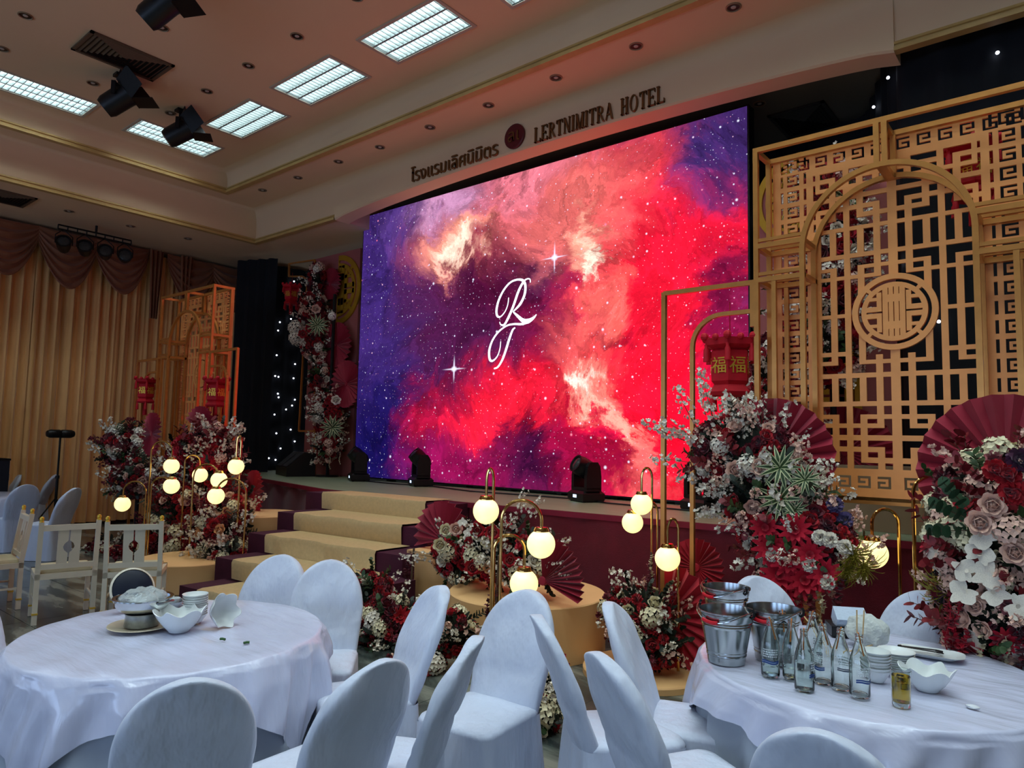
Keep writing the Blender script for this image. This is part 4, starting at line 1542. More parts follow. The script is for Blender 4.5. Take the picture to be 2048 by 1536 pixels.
o = MB().box((-0.5, -0.25, 0.002), (0.5, 0.25, 0.55)).build('display_box', mat('sand_box_paint', (150, 128, 98), 0.7, var=0.04), None)
q = at(1725, 1045, Y=6.75)
o.location = (q.x, 6.85, SH)
tag(o, 'sand coloured box standing on the stage under the right lattice', 'box')

# ------------------------------------------------------------------ stage equipment
def moving_head(px, py, Y, rz, tilt, label):
    c = at(px, py, Y=Y)
    t = thing('moving_head_light', label, 'stage light', (c.x, Y, SH), rz, 'black moving head lights on the stage')
    b = MB()
    b.rings([[(sx * x_, sy * y_, z) for sx, sy in ((-1, -1), (1, -1), (1, 1), (-1, 1))] for x_, y_, z in ((.17, .14, .01), (.18, .15, .03), (.18, .15, .1), (.15, .12, .13))])
    b.build('base', M_BLK, t)
    for sx in (-1, 1):
        for sy in (-1, 1):
            MB().lathe([(0.001, 0), (0.02, 0), (0.02, 0.012)], 10, (sx * .14, sy * .11, 0)).build('foot', M_BLKM, t)
    b = MB()
    for sx in (-1, 1):
        b.rings([[(sx * (0.15 + dx), y_, z) for dx, y_ in ((-.03, -w_), (.03, -w_), (.03, w_), (-.03, w_))] for w_, z in ((.1, .15), (.1, .3), (.085, .42), (.05, .47))])
    b.box((-.18, -.1, .13), (.18, .1, .17))
    b.build('yoke', M_BLK, t)
    T = Matrix.Translation((0, 0, 0.38)) @ Matrix.Rotation(tilt, 4, 'X')
    h = MB().lathe([(0.001, -0.15), (0.08, -0.14), (0.115, -0.08), (0.118, 0.1), (0.105, 0.16), (0.11, 0.17), (0.09, 0.17), (0.085, 0.15)], 20).xf(T).build('head', M_BLK, t, smooth=40)
    MB().lathe([(0.086, 0.152), (0.05, 0.166), (0.001, 0.17)], 18).xf(T).build('lens', M_LENS, h, smooth=True)
    MB().box((-.05, -.152, .05), (.03, -.1505, .085)).build('display', mat('small_lit_display', (200, 220, 255), 0.3, var=0, emit=(190, 215, 255), es=0.8), t)


moving_head(717, 961, 7.3, -0.5, 0.9, 'black moving head light leftmost, beside the flower column')
moving_head(841, 970, 7.3, -0.5, 0.8, 'black moving head light second from the left, before the screen')
moving_head(1172, 1003, 7.1, -0.45, 1.1, 'black moving head light before the red part of the screen')
moving_head(1405, 1022, 7.1, -0.4, 0.7, 'black moving head light half hidden behind the big flower stand')
c = at(590, 948, Y=7.35)
sp = thing('monitor_speaker', 'black wedge monitor speaker on the left of the stage', 'speaker', (c.x, 7.35, SH), -0.35)
b = MB()
pr = [(-0.25, 0.003), (0.25, 0.003), (0.25, 0.42), (0.05, 0.42), (-0.25, 0.16)]
b.v += [(-0.42, y_, z) for y_, z in pr] + [(0.42, y_, z) for y_, z in pr]
b.f += [(0, 1, 2, 3, 4)[::-1], (5, 6, 7, 8, 9)] + [(i, (i + 1) % 5, 5 + (i + 1) % 5, 5 + i) for i in range(5)]
b.build('cabinet', M_BLK, sp)
M_GRILL = mat('speaker_grille', (44, 46, 50), 0.6, var=0.3, scale=60, bump=0.4, bscale=200)
b = MB()
for u0, u1 in ((-0.38, -0.03), (0.03, 0.38)):
    f0, f1 = Vector((0, -0.24, 0.17)), Vector((0, 0.04, 0.41))
    n_ = Vector((0, -0.66, 0.76)) * 0.006
    b.add([f0 + n_ + Vector((u0, 0, 0)), f0 + n_ + Vector((u1, 0, 0)), f1 + n_ + Vector((u1, 0, 0)), f1 + n_ + Vector((u0, 0, 0))], [(0, 1, 2, 3)])
b.build('grille', M_GRILL, sp)
b = MB().tube([(-9.0, 7.28, SH + .012), (-8.3, 7.2, SH + .012), (-7.5, 7.3, SH + .012), (-6.5, 7.05, SH + .012), (-5.5, 7.15, SH + .012), (-4.8, 7.2, SH + .012), (-4.3, 7.0, SH + .012), (-3.2, 6.95, SH + .012)], 0.01, 6)
o = b.build('power_cable', M_BLK)
tag(o, 'black power cable lying along the stage before the screen', 'cable')
# ------------------------------------------------------------------ flowers
FC = dict(red=(172, 10, 26), wine=(104, 8, 28), white=(236, 226, 206), blush=(232, 190, 168), peach=(236, 176, 124), pink=(196, 120, 124), cream=(232, 220, 180), plum=(84, 40, 66), violet=(92, 78, 120), crimson=(190, 14, 44), mauve=(160, 84, 88))
FM = {k: mat('petal_' + k, v, 0.6, var=0.16, scale=25, sheen=0.2, spec=0.3) for k, v in FC.items()}
M_LEAF = mat('leaf_green', (48, 72, 34), 0.5, var=0.3, scale=15)
M_LEAFD = mat('leaf_dark', (26, 38, 24), 0.55, var=0.3, scale=15)
M_LEAFY = mat('leaf_olive', (130, 118, 30), 0.55, var=0.25, scale=15)
M_LEAFV = mat('leaf_cream_edge', (196, 200, 150), 0.5, var=0.15, scale=15)
M_LEAFR = mat('leaf_wine', (120, 26, 34), 0.5, var=0.3, scale=12)
M_STEM = mat('stem_brown', (92, 70, 50), 0.7, var=0.2)
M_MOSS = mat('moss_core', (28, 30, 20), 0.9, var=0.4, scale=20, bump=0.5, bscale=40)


def petal(b, M_, L, W, cup, n=3, curl=0.0):
    """petal growing along local +x, cupped up"""
    k = len(b.v)
    for i in range(n + 1):
        u = i / n
        w_ = W * math.sin(PI * (0.12 + 0.76 * u) ** 0.8) * 0.5
        for j in (-1, 0, 1):
            z = cup * u * u * L + (0.25 * W * cup if j else 0) * math.sin(PI * u) - curl * max(0, u - 0.6) * L
            b.v.append(tuple(M_ @ Vector((L * u, j * w_, z))))
    for i in range(n):
        for j in range(2):
            a = k + i * 3 + j
            b.f.append((a, a + 3, a + 4, a + 1))


def m_rose(m):
    b = MB()
    r = random.Random(3)
    for layer, (n, L, tilt, base) in enumerate(((3, .5, 1.95, .16), (4, .58, 1.72, .26), (5, .66, 1.42, .34), (5, .72, 1.05, .38), (6, .72, .55, .34))):
        for i in range(n):
            a = 2 * PI * i / n + layer * 0.6 + r.uniform(-.15, .15)
            T = Matrix.Rotation(a, 4, 'Z') @ Matrix.Translation((base, 0, 0.04 * (4 - layer))) @ Matrix.Rotation(-tilt, 4, 'Y')
            petal(b, T, L, (.45, .62, .8, .92, .95)[layer], .3, 3, 0.6 if layer > 2 else 0.1)
    return b.mesh('rose', m, True)


def m_ruffle(m):
    b = MB()
    r = random.Random(5)
    for i in range(46):
        z = 1 - i / 46 * 1.35
        a = i * 2.39996
        t = math.asin(max(-1, min(1, z)))
        T = Matrix.Rotation(a, 4, 'Z') @ Matrix.Rotation(-t, 4, 'Y') @ Matrix.Rotation(r.uniform(-.7, .7), 4, 'X') @ Matrix.Translation((.3, 0, 0))
        petal(b, T, .68, .62, .2, 2, r.uniform(-.6, .9))
    return b.mesh('carnation', m, True)


def m_dahlia(m):
    b = MB()
    for layer, (n, L, tilt) in enumerate(((7, .55, 1.0), (10, .85, .55), (12, 1.05, .12))):
        for i in range(n):
            T = Matrix.Rotation(2 * PI * i / n + layer * .3, 4, 'Z') @ Matrix.Rotation(-tilt, 4, 'Y')
            petal(b, T, L, .36, .1, 3)
    return b.mesh('dahlia', m, True)


def m_hydr(m):
    b = MB()
    r = random.Random(8)
    for i in range(48):
        z = 1 - i / 48 * 1.4
        a = i * 2.39996
        t = math.asin(max(-1, min(1, z)))
        T0 = Matrix.Rotation(a, 4, 'Z') @ Matrix.Rotation(-t, 4, 'Y') @ Matrix.Translation((.85 + r.uniform(-.1, .12), 0, 0)) @ Matrix.Rotation(PI / 2, 4, 'Y')
        for k in range(4):
            petal(b, T0 @ Matrix.Rotation(k * PI / 2 + a, 4, 'Z') @ Matrix.Rotation(-.2, 4, 'Y'), .26, .26, .2, 2)
    return b.mesh('hydrangea', m, True)


def m_orchid(m):
    b = MB()
    for a, L, W in ((0, .85, 1.0), (PI, .85, 1.0), (PI / 2, .9, .6), (PI * 1.27, .85, .5), (-PI * .27, .85, .5)):
        petal(b, Matrix.Rotation(a, 4, 'Z') @ Matrix.Rotation(-.12, 4, 'Y'), L, W, .12, 4, .2)
    petal(b, Matrix.Rotation(-PI / 2, 4, 'Z') @ Matrix.Translation((0, 0, .12)) @ Matrix.Rotation(-.6, 4, 'Y'), .4, .3, .5, 3)
    return b.mesh('orchid', m, True)


def m_sprig(m, nb=15, L=1.0, size=.085, droop=0.2, seed=1, stem=M_STEM):
    b = MB()
    r = random.Random(seed)
    pts = []
    for i in range(7):
        u = i / 6
        pts.append(Vector((math.sin(u * 2.0 + seed) * .06, math.cos(u * 3 + seed) * .05, L * u)) + Vector((droop * u * u * L, 0, -droop * .5 * u * u * L)))
    b.tube(pts, [.012 - .009 * i / 6 for i in range(7)], 4)
    nf = len(b.f)
    for i in range(nb):
        u = .22 + .78 * (i + r.random() * .6) / nb
        k = min(int(u * 6), 5)
        p = pts[k].lerp(pts[k + 1], u * 6 - k)
        a = r.uniform(0, 2 * PI)
        d = Vector((math.cos(a), math.sin(a), r.uniform(-.2, .8))).normalized()
        c = p + d * r.uniform(.05, .2) * (1.1 - u * .6)
        T = Matrix.Translation(c) @ d.to_track_quat('Z', 'Y').to_matrix().to_4x4()
        s = size * r.uniform(.7, 1.2)
        for q in range(5):
            petal(b, T @ Matrix.Rotation(q * 2 * PI / 5, 4, 'Z') @ Matrix.Rotation(-r.uniform(.1, .7), 4, 'Y'), s, s * .95, .2, 2)
    me = b.mesh('sprig', [stem, m], True)
    for i, p in enumerate(me.polygons):
        p.material_index = 0 if i < nf else 1
    return me


def m_leafsprig(m, n=12, L=1.0, W=.16, Ll=.26, seed=1, droop=.15):
    b = MB()
    r = random.Random(seed)
    pts = [Vector((droop * (i / 5) ** 2, 0, L * i / 5 - droop * .4 * (i / 5) ** 2)) for i in range(6)]
    b.tube(pts, .01, 4)
    nf = len(b.f)
    for i in range(n):
        u = .15 + .85 * i / (n - 1)
        k = min(int(u * 5), 4)
        p = pts[k].lerp(pts[k + 1], u * 5 - k)
        a = (i % 2) * PI + r.uniform(-.5, .5)
        T = Matrix.Translation(p) @ Matrix.Rotation(a, 4, 'Z') @ Matrix.Rotation(-r.uniform(.3, .9), 4, 'Y')
        petal(b, T, Ll * r.uniform(.8, 1.15), W, .1, 3, .2)
    me = b.mesh('leaf_spray', [M_STEM, m], True)
    for i, p in enumerate(me.polygons):
        p.material_index = 0 if i < nf else 1
    return me


def m_spider():
    b = MB()
    cols = []
    r = random.Random(2)
    for i in range(14):
        a = 2 * PI * i / 7 + (0.45 if i > 6 else 0)
        T = Matrix.Rotation(a, 4, 'Z') @ Matrix.Rotation(-r.uniform(.1, .9), 4, 'Y')
        n0 = len(b.f)
        n = 4
        k = len(b.v)
        for q in range(n + 1):
            u = q / n
            w_ = .1 * math.sin(PI * (0.08 + .9 * u)) + .008
            for j in (-1, -.55, .55, 1):
                b.v.append(tuple(T @ Vector((u, j * w_, .1 * math.sin(u * 2) - .45 * u * u))))
        for q in range(n):
            for j in range(3):
                c = k + q * 4 + j
                b.f.append((c, c + 4, c + 5, c + 1))
                cols.append(1 if j == 1 else 0)
    me = b.mesh('variegated_leaves', [M_LEAFV, M_LEAF], True)
    for i, p in enumerate(me.polygons):
        p.material_index = cols[i]
    return me


def m_trail(m, L=1.0, n=20, seed=1, size=.075):
    b = MB()
    r = random.Random(seed)
    pts = [Vector((.05 * math.sin(i * .9 + seed), .04 * math.cos(i * 1.1), -L * i / 8)) for i in range(9)]
    b.tube(pts, .008, 4)
    for i in range(n):
        u = (i + r.random()) / n
        k = min(int(u * 8), 7)
        p = pts[k].lerp(pts[k + 1], u * 8 - k)
        for q in range(4):
            a = r.uniform(0, 2 * PI)
            T = Matrix.Translation(p) @ Matrix.Rotation(a, 4, 'Z') @ Matrix.Rotation(r.uniform(-.8, .8), 4, 'Y')
            petal(b, T, size * r.uniform(.8, 1.3), size * .9, .2, 2)
    return b.mesh('trailing_blossom', m, True)


def m_fern(m):
    b = MB()
    r = random.Random(6)
    for i in range(60):
        a = r.uniform(0, 2 * PI)
        L = r.uniform(.6, 1.1)
        t = r.uniform(.1, .9)
        pts = []
        for q in range(5):
            u = q / 4
            rr = L * u * math.sin(t)
            pts.append(Vector((rr * math.cos(a), rr * math.sin(a), L * u * math.cos(t) - .55 * u * u * L)))
        b.tube(pts, [.012, .014, .012, .009, .003], 3, False)
    return b.mesh('fern_tuft', m, True)


FL = {}
for c in ('red', 'wine', 'white', 'blush', 'peach', 'crimson', 'cream'):
    FL['rose_' + c] = ('rose', m_rose(FM[c]), .058)
for c in ('red', 'wine', 'white', 'plum', 'violet', 'mauve'):
    FL['ruffle_' + c] = ('carnation', m_ruffle(FM[c]), .05)
for c in ('crimson', 'red'):
    FL['dahlia_' + c] = ('dahlia', m_dahlia(FM[c]), .085)
for c in ('white', 'pink', 'blush', 'cream'):
    FL['hydr_' + c] = ('hydrangea', m_hydr(FM[c]), .075)
FL['orchid_white'] = ('orchid', m_orchid(FM['white']), .062)
for i in (1, 2):
    FL['sprig_white%d' % i] = ('blossom_sprig', m_sprig(FM['white'], 26, size=.062, seed=i), .3)
    FL['sprig_blush%d' % i] = ('blossom_sprig', m_sprig(FM['blush'], 26, size=.062, seed=i + 3), .3)
    FL['sprig_wine%d' % i] = ('blossom_sprig', m_sprig(FM['wine'], 26, size=.062, seed=i + 5), .26)
FL['leaf_green'] = ('leaf_spray', m_leafsprig(M_LEAF, seed=2), .2)
FL['leaf_dark'] = ('leaf_spray', m_leafsprig(M_LEAFD, seed=4), .2)
FL['leaf_wine'] = ('leaf_spray', m_leafsprig(M_LEAFR, 12, 1, .2, .24, seed=5), .22)
FL['leaf_round'] = ('leaf_spray', m_leafsprig(mat('eucalyptus_leaf', (44, 74, 48), .5, var=.2), 9, 1, .3, .3, seed=7), .24)
FL['spider'] = ('variegated_leaves', m_spider(), .125)
FL['trail_red'] = ('trailing_blossom', m_trail(FM['crimson']), .42)
FL['trail_wine'] = ('trailing_blossom', m_trail(FM['wine'], 1, 26, 3, .09), .42)
FL['trail_white'] = ('trailing_blossom', m_trail(FM['cream'], 1, 18, 4), .36)
FL['fern'] = ('fern_tuft', m_fern(M_LEAFY), .26)


def foliage(parent, lobes, seed, m=M_LEAFD, n=150, core=M_MOSS):
    r = random.Random(seed)
    b = MB()
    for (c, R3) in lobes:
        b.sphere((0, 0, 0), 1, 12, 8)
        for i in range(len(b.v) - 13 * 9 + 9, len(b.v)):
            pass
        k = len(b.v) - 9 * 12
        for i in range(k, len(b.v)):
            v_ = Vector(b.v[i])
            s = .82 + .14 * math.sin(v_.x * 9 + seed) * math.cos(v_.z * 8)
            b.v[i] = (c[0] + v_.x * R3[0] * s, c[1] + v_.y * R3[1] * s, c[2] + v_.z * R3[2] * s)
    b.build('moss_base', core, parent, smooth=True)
    b = MB()
    for (c, R3) in lobes:
        for i in range(n):
            d = Vector((r.gauss(0, 1), r.gauss(0, 1) - .2, r.gauss(0, 1))).normalized()
            p = Vector((c[0] + d.x * R3[0] * .86, c[1] + d.y * R3[1] * .86, c[2] + d.z * R3[2] * .86))
            T = Matrix.Translation(p) @ d.to_track_quat('X', 'Z').to_matrix().to_4x4() @ Matrix.Rotation(r.uniform(0, 6), 4, 'X') @ Matrix.Rotation(r.uniform(-.9, .9), 4, 'Y')
            petal(b, T, r.uniform(.05, .1), r.uniform(.03, .05), .1, 2)
    o = b.build('foliage', m, parent, smooth=True)
    o['kind'] = 'stuff'


def arrangement(label, origin, lobes, mix, seed, density=1.0, leaf=M_LEAFD, size=1.0, name='flower_arrangement', cat='flowers', stand=None, back=0.35):
    """lobes: list of (photo x, photo y, plane Y, radii in m); mix: {flower: weight}; flowers cover the lobes"""
    t = thing(name, label, cat, origin)
    r = random.Random(seed)
    O = Vector(origin)
    L = []
    for (px, py, Y, R3) in lobes:
        c = at(px, py, Y=Y) - O
        L.append((c, R3 if hasattr(R3, '__len__') else (R3, R3, R3)))
    foliage(t, L, seed, leaf)
    keys, wts = list(mix.keys()), list(mix.values())
    placed = []
    view = (CAM - O).normalized()
    for ci, (c, R3) in enumerate(L):
        area = 4 * PI * ((R3[0] * R3[2] + R3[0] * R3[1] + R3[1] * R3[2]) / 3)
        n = int(area * 150 * density)
        for i in range(n):
            z = 1 - 2 * (i + .5) / n
            a = i * 2.39996 + seed
            q = math.sqrt(1 - z * z)
            d = Vector((q * math.cos(a), q * math.sin(a), z))
            if d.dot(view) < -back:
                continue
            p = Vector((c.x + d.x * R3[0], c.y + d.y * R3[1], c.z + d.z * R3[2]))
            inside = False
            for cj, (c2, R2) in enumerate(L):
                if cj != ci:
                    e = Vector(((p.x - c2.x) / R2[0], (p.y - c2.y) / R2[1], (p.z - c2.z) / R2[2]))
                    if e.length < .8:
                        inside = True
            if inside:
                continue
            if (O + p).z < 0.03 + (0 if O.z < .5 else 0):
                p.z = 0.05 - O.z
            k = r.choices(keys, wts)[0]
            nm, me, s = FL[k]
            s *= size * r.uniform(.82, 1.2)
            nrm = Vector((d.x / R3[0], d.y / R3[1], d.z / R3[2])).normalized()
            if k.startswith('trail'):
                if d.z > .3:
                    continue
                if (O + p).z - s < 0.03:
                    s = max(.12, (O + p).z - .04)
                link(nm, me, t, p, (0, 0, r.uniform(0, 6)), s)
                continue
            if k.startswith('sprig') or k.startswith('leaf') or k == 'fern':
                nrm = (nrm + Vector((0, 0, .45))).normalized()
                p = p - nrm * s * .3
                if k == 'fern':
                    p = p + nrm * s * .25
            ax = 'Z'
            rot = (nrm + Vector((r.uniform(-.25, .25), r.uniform(-.25, .25), r.uniform(-.2, .2)))).normalized().to_track_quat('Z', 'Y') @ Euler((0, 0, r.uniform(0, 6))).to_quaternion()
            o = link(nm, me, t, p, None, s)
            o.rotation_mode = 'QUATERNION'
            o.rotation_quaternion = rot
    if stand:
        stand(t)
    return t


def pole_stand(base, top, r=0.12, m=M_BLKM):
    def f(t):
        O = Vector(t.location)
        b0, t0 = Vector(base) - O, Vector(top) - O
        MB().tube([b0 + Vector((0, 0, .02)), t0], .03, 8).build('stand_pole', m, t)
        MB().lathe([(.001, 0), (r, 0), (r, .02), (.001, .025)], 20, b0).build('stand_base', m, t)
    return f


def single(parent, key, p, d, s=1.0, roll=0.0):
    nm, me, s0 = FL[key]
    o = link(nm, me, parent, p, None, s0 * s)
    o.rotation_mode = 'QUATERNION'
    o.rotation_quaternion = Vector(d).normalized().to_track_quat('Z', 'Y') @ Euler((0, 0, roll)).to_quaternion()
    return o


# the big stand right of the middle
f = at(1520, 1300, Y=4.9)
big = arrangement('tallest flower stand with white blossoms over red dahlias before the right gate', (f.x, 4.85, 0),
            [(1480, 905, 4.85, (.34, .2, .24)), (1530, 985, 4.8, (.34, .2, .22)), (1590, 1075, 4.75, (.34, .2, .22))],
            dict(rose_blush=3, rose_white=2, sprig_white1=8, sprig_blush1=8, sprig_white2=5, hydr_white=1, ruffle_white=1, rose_red=9, ruffle_red=5, ruffle_wine=7, leaf_green=5, leaf_wine=4, rose_wine=4, leaf_dark=3), 11, 1.15,
            stand=pole_stand((f.x, 4.9, 0), (f.x, 4.9, 1.0)))
O = Vector(big.location)
for x, y, k, s in ((1560, 935, 'spider', 1.15), (1562, 998, 'spider', 1.2), (1610, 960, 'spider', .8), (1590, 1020, 'spider', .7),
                   (1520, 935, 'rose_blush', 1.25), (1470, 940, 'rose_blush', 1.2), (1440, 890, 'hydr_white', .9), (1495, 930, 'hydr_white', 1.0)):
    single(big, k, at(x, y, Y=4.6) - O, CAM - at(x, y, Y=4.6) + Vector((0, 0, .4)), s)
for x, y, s in ((1540, 1095, 1.3), (1580, 1120, 1.4), (1620, 1110, 1.2), (1560, 1150, 1.4), (1610, 1160, 1.4), (1540, 1170, 1.1), (1590, 1060, 1.2), (1650, 1150, 1.2), (1530, 1055, 1.1), (1570, 1190, 1.0)):
    single(big, 'dahlia_crimson', at(x, y, Y=4.52) - O, CAM - at(x, y, Y=4.5), s, x)
for x, y in ((1660, 1080), (1690, 1095), (1640, 1075), (1545, 1110), (1655, 1165), (1620, 1130)):
    single(big, 'ruffle_white', at(x, y, Y=4.5) - O, CAM - at(x, y, Y=4.5), 1.0)
for x, y in ((1670, 1010), (1690, 1040), (1650, 1030), (1680, 1070)):
    single(big, 'ruffle_violet', at(x, y, Y=4.75) - O, CAM - at(x, y, Y=4.7), 1.1)
for x, y, s, d in ((1390, 860, 1.2, (-.5, -.2, .8)), (1370, 885, 1.2, (-.9, -.2, .5)), (1410, 830, 1.2, (-.25, -.1, 1)), (1380, 920, 1.1, (-1, -.2, .1)), (1430, 840, 1.1, (0, -.2, 1)), (1400, 880, 1.1, (-.6, -.4, .6)), (1500, 850, .8, (.2, -.2, 1)), (1480, 880, .9, (0, -.4, 1)), (1450, 870, 1.0, (-.2, -.5, 1)), (1420, 900, 1.0, (-.5, -.6, .5))):
    single(big, 'sprig_white1', at(x, y, Y=4.75) - O, d, s, x)
for x, y, s in ((1700, 1105, .95), (1722, 1130, .85), (1690, 1135, .8)):
    single(big, 'fern', at(x, y, Y=4.55) - O, (.5, -.3, -.3), s)
for x, y, k in ((1560, 1190, 'trail_white'), (1600, 1200, 'trail_red'), (1640, 1190, 'trail_white'), (1680, 1160, 'trail_wine'), (1620, 1190, 'trail_wine'), (1580, 1200, 'trail_white')):
    single(big, k, at(x, y, Y=4.5) - O, (0, 0, 1), 1.0, x)

# the stand at the right edge
f = at(1990, 1300, Y=4.3)
rt = arrangement('flower stand with white orchids and pale roses at the right edge', (f.x, 4.35, 0),
            [(2010, 1000, 4.4, (.3, .2, .24)), (1985, 1110, 4.25, (.26, .2, .26)), (1995, 1230, 4.2, (.24, .2, .26)), (2070, 1100, 4.4, (.3, .2, .3))],
            dict(orchid_white=5, hydr_blush=3, rose_blush=2, ruffle_mauve=3, ruffle_wine=4, leaf_wine=5, trail_white=3, sprig_blush1=3, trail_red=3, rose_red=1, leaf_green=2, dahlia_crimson=2, hydr_cream=3), 23, 1.1,
            stand=pole_stand((f.x, 4.4, 0), (f.x, 4.4, 1.0)))
O = Vector(rt.location)
for x, y, k, s in ((1985, 1010, 'rose_blush', 1.1), (1960, 1045, 'rose_blush', 1.15), (2030, 1105, 'rose_blush', 1.1), (1965, 1070, 'orchid_white', 1.3), (1960, 1105, 'orchid_white', 1.2), (1975, 1150, 'orchid_white', 1.3), (1990, 1185, 'orchid_white', 1.2),
                   (1930, 1140, 'orchid_white', 1.1), (1925, 1185, 'orchid_white', 1.2), (2040, 1215, 'orchid_white', 1.2), (1990, 940, 'ruffle_red', 1.1), (2015, 950, 'ruffle_red', 1.2), (2025, 985, 'ruffle_red', 1.2), (2040, 920, 'ruffle_plum', 1.2), (2020, 1060, 'hydr_blush', 1.0)):
    single(rt, k, at(x, y, Y=3.95) - O, CAM - at(x, y, Y=3.9), s, x)
for x, y, d in ((1930, 1045, (-.9, -.3, .4)), (1935, 1060, (-1, -.2, -.1)), (1925, 1030, (-.6, -.3, .7))):
    single(rt, 'leaf_round', at(x + 25, y, Y=4.05) - O, d, .9)
for x, y, d in ((1960, 1110, (-.9, -.3, .2)), (1950, 1130, (-1, -.3, 0)), (1990, 970, (-.7, -.3, .5)), (1985, 990, (-1, -.3, .3))):
    single(rt, 'leaf_wine', at(x, y, Y=4.1) - O, d, 1.0)
for x, y in ((1890, 1165), (1880, 1180)):
    single(rt, 'fern', at(x + 20, y, Y=4.15) - O, (-.4, -.2, -.6), 1.0)
for x, y, k in ((1895, 1200, 'trail_red'), (1912, 1205, 'trail_red'), (1925, 1260, 'trail_red'), (1960, 1260, 'trail_white'), (2010, 1270, 'trail_white'), (1985, 1250, 'trail_wine'), (2035, 1270, 'trail_wine')):
    single(rt, k, at(x, y, Y=4.0) - O, (0, 0, 1), .8, x)

# on the large round plinth
cen = arrangement('red and ivory flower arrangement on the large round plinth', (-3.75, 4.7, .445),
            [(915, 1110, 4.65, (.24, .16, .2)), (985, 1100, 4.6, (.26, .18, .24)), (1060, 1120, 4.6, (.22, .16, .16))],
            dict(rose_red=9, rose_crimson=6, rose_cream=2, rose_blush=1, rose_white=1, sprig_white1=3, sprig_white2=2, hydr_cream=1, leaf_green=5, leaf_dark=3, rose_peach=1), 31, 1.05)
O = Vector(cen.location)
for x, y, k, s in ((892, 1060, 'rose_cream', 1.1), (912, 1058, 'rose_blush', 1.1), (880, 1090, 'rose_cream', 1.2), (975, 1083, 'rose_cream', 1.1), (945, 1135, 'rose_red', 1.3), (925, 1045, 'orchid_white', .8), (935, 1065, 'orchid_white', .7), (955, 1060, 'rose_red', 1.2), (985, 1065, 'rose_red', 1.2), (1020, 1120, 'rose_red', 1.1)):
    single(cen, k, at(x, y, Y=4.38) - O, CAM - at(x, y, Y=4.3), s)
for x, y, d in ((1045, 1040, (.6, 0, .7)), (1030, 1035, (.3, 0, 1)), (1090, 1140, (1, -.2, -.05)), (1080, 1130, (1, -.3, .2)), (850, 1120, (-1, -.3, .1))):
    single(cen, 'sprig_white2', at(x, y, Y=4.5) - O, d, .9)
# low groups around the plinths
def low(label, lobes, mix, seed, dens=1.0, **kw):
    c = at(lobes[0][0], lobes[0][1], Y=lobes[0][2])
    return arrangement(label, (c.x, c.y, 0), lobes, mix, seed, dens, **kw)


MIXA = dict(rose_red=8, rose_wine=5, hydr_cream=2, hydr_white=1, ruffle_red=3, ruffle_white=2, sprig_white1=2, leaf_dark=4, leaf_green=2, dahlia_red=2, sprig_wine1=2)
MIXB = dict(rose_red=7, ruffle_red=6, hydr_cream=2, hydr_white=1, sprig_white1=5, sprig_blush1=3, leaf_dark=3, sprig_wine1=3, rose_cream=2)
low('floor flowers with cream hydrangeas at the right foot of the stairs', [(740, 1190, 4.1, (.22, .16, .18)), (780, 1250, 4.0, (.26, .18, .22)), (735, 1270, 3.95, (.2, .15, .2))], MIXA, 41)
low('floor flowers at the foot of the scarlet half fan', [(1290, 1235, 4.75, (.2, .15, .2)), (1310, 1285, 4.7, (.16, .14, .14)), (1245, 1215, 4.85, (.12, .12, .12))], MIXB, 42)
low('small floor flowers between two chairs left of the middle', [(905, 1265, 3.9, (.16, .13, .14)), (850, 1320, 3.75, (.14, .12, .16))], MIXB, 43)
low('floor flowers beside the floor gap between the middle chairs', [(1060, 1395, 3.55, (.17, .13, .2)), (1065, 1450, 3.45, (.15, .12, .14))], dict(hydr_cream=4, sprig_white1=5, ruffle_wine=3, rose_red=2, leaf_green=4, rose_cream=3, leaf_dark=3), 44)
t = thing('trailing_flowers', 'dark red trailing flowers hanging beside the shortest globe lamp', 'flowers', at(985, 1190, Y=3.9))
t.location.z = 0
O = Vector(t.location)
for x, y in ((1000, 1130), (990, 1150), (985, 1180), (978, 1200), (975, 1225), (995, 1165)):
    single(t, 'trail_wine', at(x, y, Y=3.95) - O, (0, 0, 1), .7, x)
MB().tube([(0, 0.02, 0.003), (0.02, 0.04, (at(995, 1110, Y=3.95) - O).z)], .01, 6).build('stem', M_STEM, t)
t = thing('trailing_flowers', 'dark red trailing flowers hanging on the square plinth by the stairs', 'flowers', at(815, 1160, Y=4.55))
t.location.z = 0
O = Vector(t.location)
for x, y in ((820, 1105), (815, 1130), (822, 1150), (818, 1180)):
    single(t, 'trail_wine', at(x, y, Y=4.6) - O, (0, 0, 1), .7, x)
MB().tube([(0, 0.02, 0.003), (0.02, 0.05, (at(820, 1095, Y=4.6) - O).z)], .01, 6).build('stem', M_STEM, t)
t = thing('trailing_flowers', 'slim red flower spike beside the lowest globe lamp', 'flowers', at(1300, 1180, Y=5.2))
t.location.z = 0
O = Vector(t.location)
for x, y, k in ((1303, 1110, 'trail_white'), (1300, 1130, 'trail_wine'), (1298, 1160, 'trail_red')):
    single(t, k, at(x, y, Y=5.2) - O, (0, 0, 1), .8, x)
MB().tube([(0, 0.02, 0.003), (0, 0.02, (at(1303, 1105, Y=5.2) - O).z)], .01, 6).build('stem', M_STEM, t)

